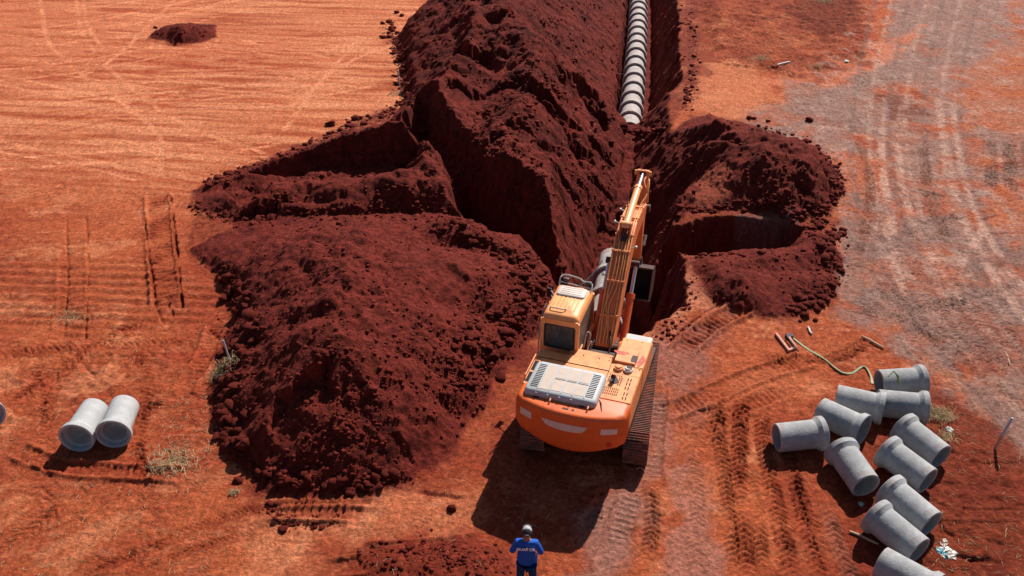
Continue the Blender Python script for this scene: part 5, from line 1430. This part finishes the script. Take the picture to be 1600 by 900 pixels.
# one continuous body; y+ is forward
B = [(0, 0, .98, .11, .09), (0, 0, 1.12, .10, .08), (0, .01, 1.28, .11, .08), (0, .0, 1.42, .10, .07), (0, .0, 1.54, .07, .07), (0, .025, 1.62, .055, .06), (0, .035, 1.70, .075, .09), (0, .04, 1.79, .062, .075),
     (-.19, -.01, 1.47, .062, .062), (-.30, -.05, 1.23, .045, .045), (-.25, .12, 1.12, .034, .034), (-.17, .22, 1.12, .026, .02),
     (.19, -.01, 1.47, .062, .062), (.30, -.05, 1.23, .045, .045), (.25, .12, 1.12, .034, .034), (.17, .22, 1.12, .026, .02),
     (-.10, 0, .88, .07, .08), (-.125, .01, .50, .062, .07), (-.14, -.03, .10, .042, .05), (-.15, .10, .04, .04, .035),
     (.10, 0, .88, .07, .08), (.13, .02, .50, .062, .07), (.155, -.01, .10, .042, .05), (.17, .12, .04, .04, .035)]
E = [(0, 1), (1, 2), (2, 3), (3, 4), (4, 5), (5, 6), (6, 7), (3, 8), (8, 9), (9, 10), (10, 11), (3, 12), (12, 13), (13, 14), (14, 15), (0, 16), (16, 17), (17, 18), (18, 19), (0, 20), (20, 21), (21, 22), (22, 23)]
body = skinned('body', B, E, M['skin'], PR)
# fingers and thumb on each hand
for sx in (-1, 1):
    for k in range(5):
        hx, hy, hz = sx * .17, .22, 1.12
        if k < 4:
            o0 = Vector((hx + sx * (.022 - .015 * k) * 1.0, hy + .01, hz + .012 - .012 * k)); ln = (.075, .085, .08, .062)[k]
            pts = [o0, o0 + Vector((-sx * .02, ln * .5, 0)), o0 + Vector((-sx * .045, ln * .75, -.015)), o0 + Vector((-sx * .055, ln * .55, -.035))]
        else:
            o0 = Vector((hx - sx * .015, hy - .02, hz + .012)); pts = [o0, o0 + Vector((-sx * .03, .03, .015)), o0 + Vector((-sx * .045, .06, .01))]
        skinned('finger' if k < 4 else 'thumb', [(*p, .009) for p in pts], [(i, i + 1) for i in range(len(pts) - 1)], M['skin'], body, 1)
# ears, nose
for sx in (-1, 1):
    mb = MB(); mb.box((sx * .088, .03, 1.71), (.018, .04, .06)); mb.build('ear', M['skin'], body, .008)
mb = MB(); mb.loft([[(-.015, .125, 1.70), (.015, .125, 1.70), (.010, .125, 1.745), (-.010, .125, 1.745)], [(-.010, .15, 1.70), (.010, .15, 1.70), (.004, .135, 1.742), (-.004, .135, 1.742)]]); mb.build('nose', M['skin'], body)
for sx in (-1, 1):
    mb = MB(); mb.cyl((sx * .032, .118, 1.745), (sx * .032, .128, 1.745), .012, n=10); mb.build('eye', M['hair'], body)
mb = MB(); mb.box((0, .126, 1.67), (.05, .01, .010)); mb.build('mouth', M['printo'], body)
# clothes
S = [(0, 0, .84, .205, .16), (0, 0, .98, .215, .16), (0, 0, 1.12, .205, .15), (0, .01, 1.28, .20, .14), (0, -.005, 1.42, .185, .125), (0, 0.0, 1.545, .095, .085),
     (-.19, -.01, 1.465, .085, .08), (-.305, -.055, 1.225, .064, .064), (-.25, .11, 1.125, .05, .05), (-.21, .16, 1.125, .045, .045),
     (.19, -.01, 1.465, .085, .08), (.305, -.055, 1.225, .064, .064), (.25, .11, 1.125, .05, .05), (.21, .16, 1.125, .045, .045)]
SE = [(0, 1), (1, 2), (2, 3), (3, 4), (4, 5), (4, 6), (6, 7), (7, 8), (8, 9), (4, 10), (10, 11), (11, 12), (12, 13)]
shirt = skinned('shirt', S, SE, M['shirt'], PR)
T = [(0, 0, .97, .185, .15), (-.10, 0, .84, .105, .12), (-.125, .01, .50, .082, .09), (-.14, -.03, .12, .068, .075), (.10, 0, .86, .105, .12), (.13, .02, .50, .082, .09), (.155, -.01, .12, .068, .075)]
tr = skinned('trousers', T, [(0, 1), (1, 2), (2, 3), (0, 4), (4, 5), (5, 6)], M['jeans'], PR)
for sx, y_, x_ in ((-1, -.03, -.145), (1, -.01, .16)):
    mb = MB(); mb.loft([rrect(x_, y_ + .06, .105, .29, .045, 0.0), rrect(x_, y_ + .06, .11, .30, .05, .03), rrect(x_, y_ + .04, .10, .24, .045, .08), rrect(x_, y_ - .0, .10, .13, .045, .16)]); mb.build('boot', M['boot'], PR, angle=60)
# hair, cap: black back panel, white crown, peak forward
bmh = MB(); bmesh.ops.create_uvsphere(bmh.bm, u_segments=20, v_segments=12, radius=1)
for v in bmh.bm.verts: v.co = Vector((v.co.x * .088, v.co.y * .105 + .025, v.co.z * .085 + 1.735))
bmesh.ops.delete(bmh.bm, geom=[v for v in bmh.bm.verts if v.co.y > .09 or v.co.z < 1.675], context='VERTS')
bmh.build('hair', M['hair'], PR, angle=80)
def dome(name, mat, par, keep, sc, zc):
    mb = MB(); bmesh.ops.create_uvsphere(mb.bm, u_segments=32, v_segments=20, radius=1)
    for v in mb.bm.verts: v.co = Vector((v.co.x * sc[0], v.co.y * sc[1] + .03, v.co.z * sc[2] + zc))
    bmesh.ops.delete(mb.bm, geom=[v for v in mb.bm.verts if not keep(v.co)], context='VERTS')
    o = mb.build(name, mat, par, angle=80); s = o.modifiers.new('t', 'SOLIDIFY'); s.thickness = .006; return o
cap = dome('cap', M['capwhite'], PR, lambda c: c.z > 1.745, (.102, .122, .115), 1.745)
dome('cap_back', M['capblack'], cap, lambda c: c.z > 1.735 and c.y < .012, (.107, .129, .120), 1.742)
mb = MB(); mb.loft([[(.09 * math.cos(a), .12 + (.10 * math.sin(a)), 1.765 - .02 * math.sin(a) + zz) for a in [PI * k / 12 for k in range(13)]] for zz in (0, .008)]); mb.build('peak', M['capblack'], cap, angle=60)
def text(body_, size, mat, par, loc, rot, name):
    cu = bpy.data.curves.new(name, 'FONT'); cu.body = body_; cu.size = size; cu.extrude = .0015; cu.align_x = 'CENTER'; cu.offset = size * .035
    o = bpy.data.objects.new(name, cu); COL.objects.link(o); cu.materials.append(mat)
    dg = bpy.context.evaluated_depsgraph_get(); me = bpy.data.meshes.new_from_object(o.evaluated_get(dg))
    bpy.data.objects.remove(o)
    q = bpy.data.objects.new(name, me); COL.objects.link(q); q.location = loc; q.rotation_euler = rot; q.parent = par; return q
text('GUAR UR', .088, M['print'], shirt, (-.01, -.168, 1.40), (math.radians(86), 0, 0), 'back_lettering')
text('I', .088, M['printo'], shirt, (.028, -.168, 1.40), (math.radians(86), 0, 0), 'back_lettering_mark')
text('UAR', .035, M['print'], cap, (0, -.102, 1.765), (math.radians(80), 0, 0), 'cap_lettering')
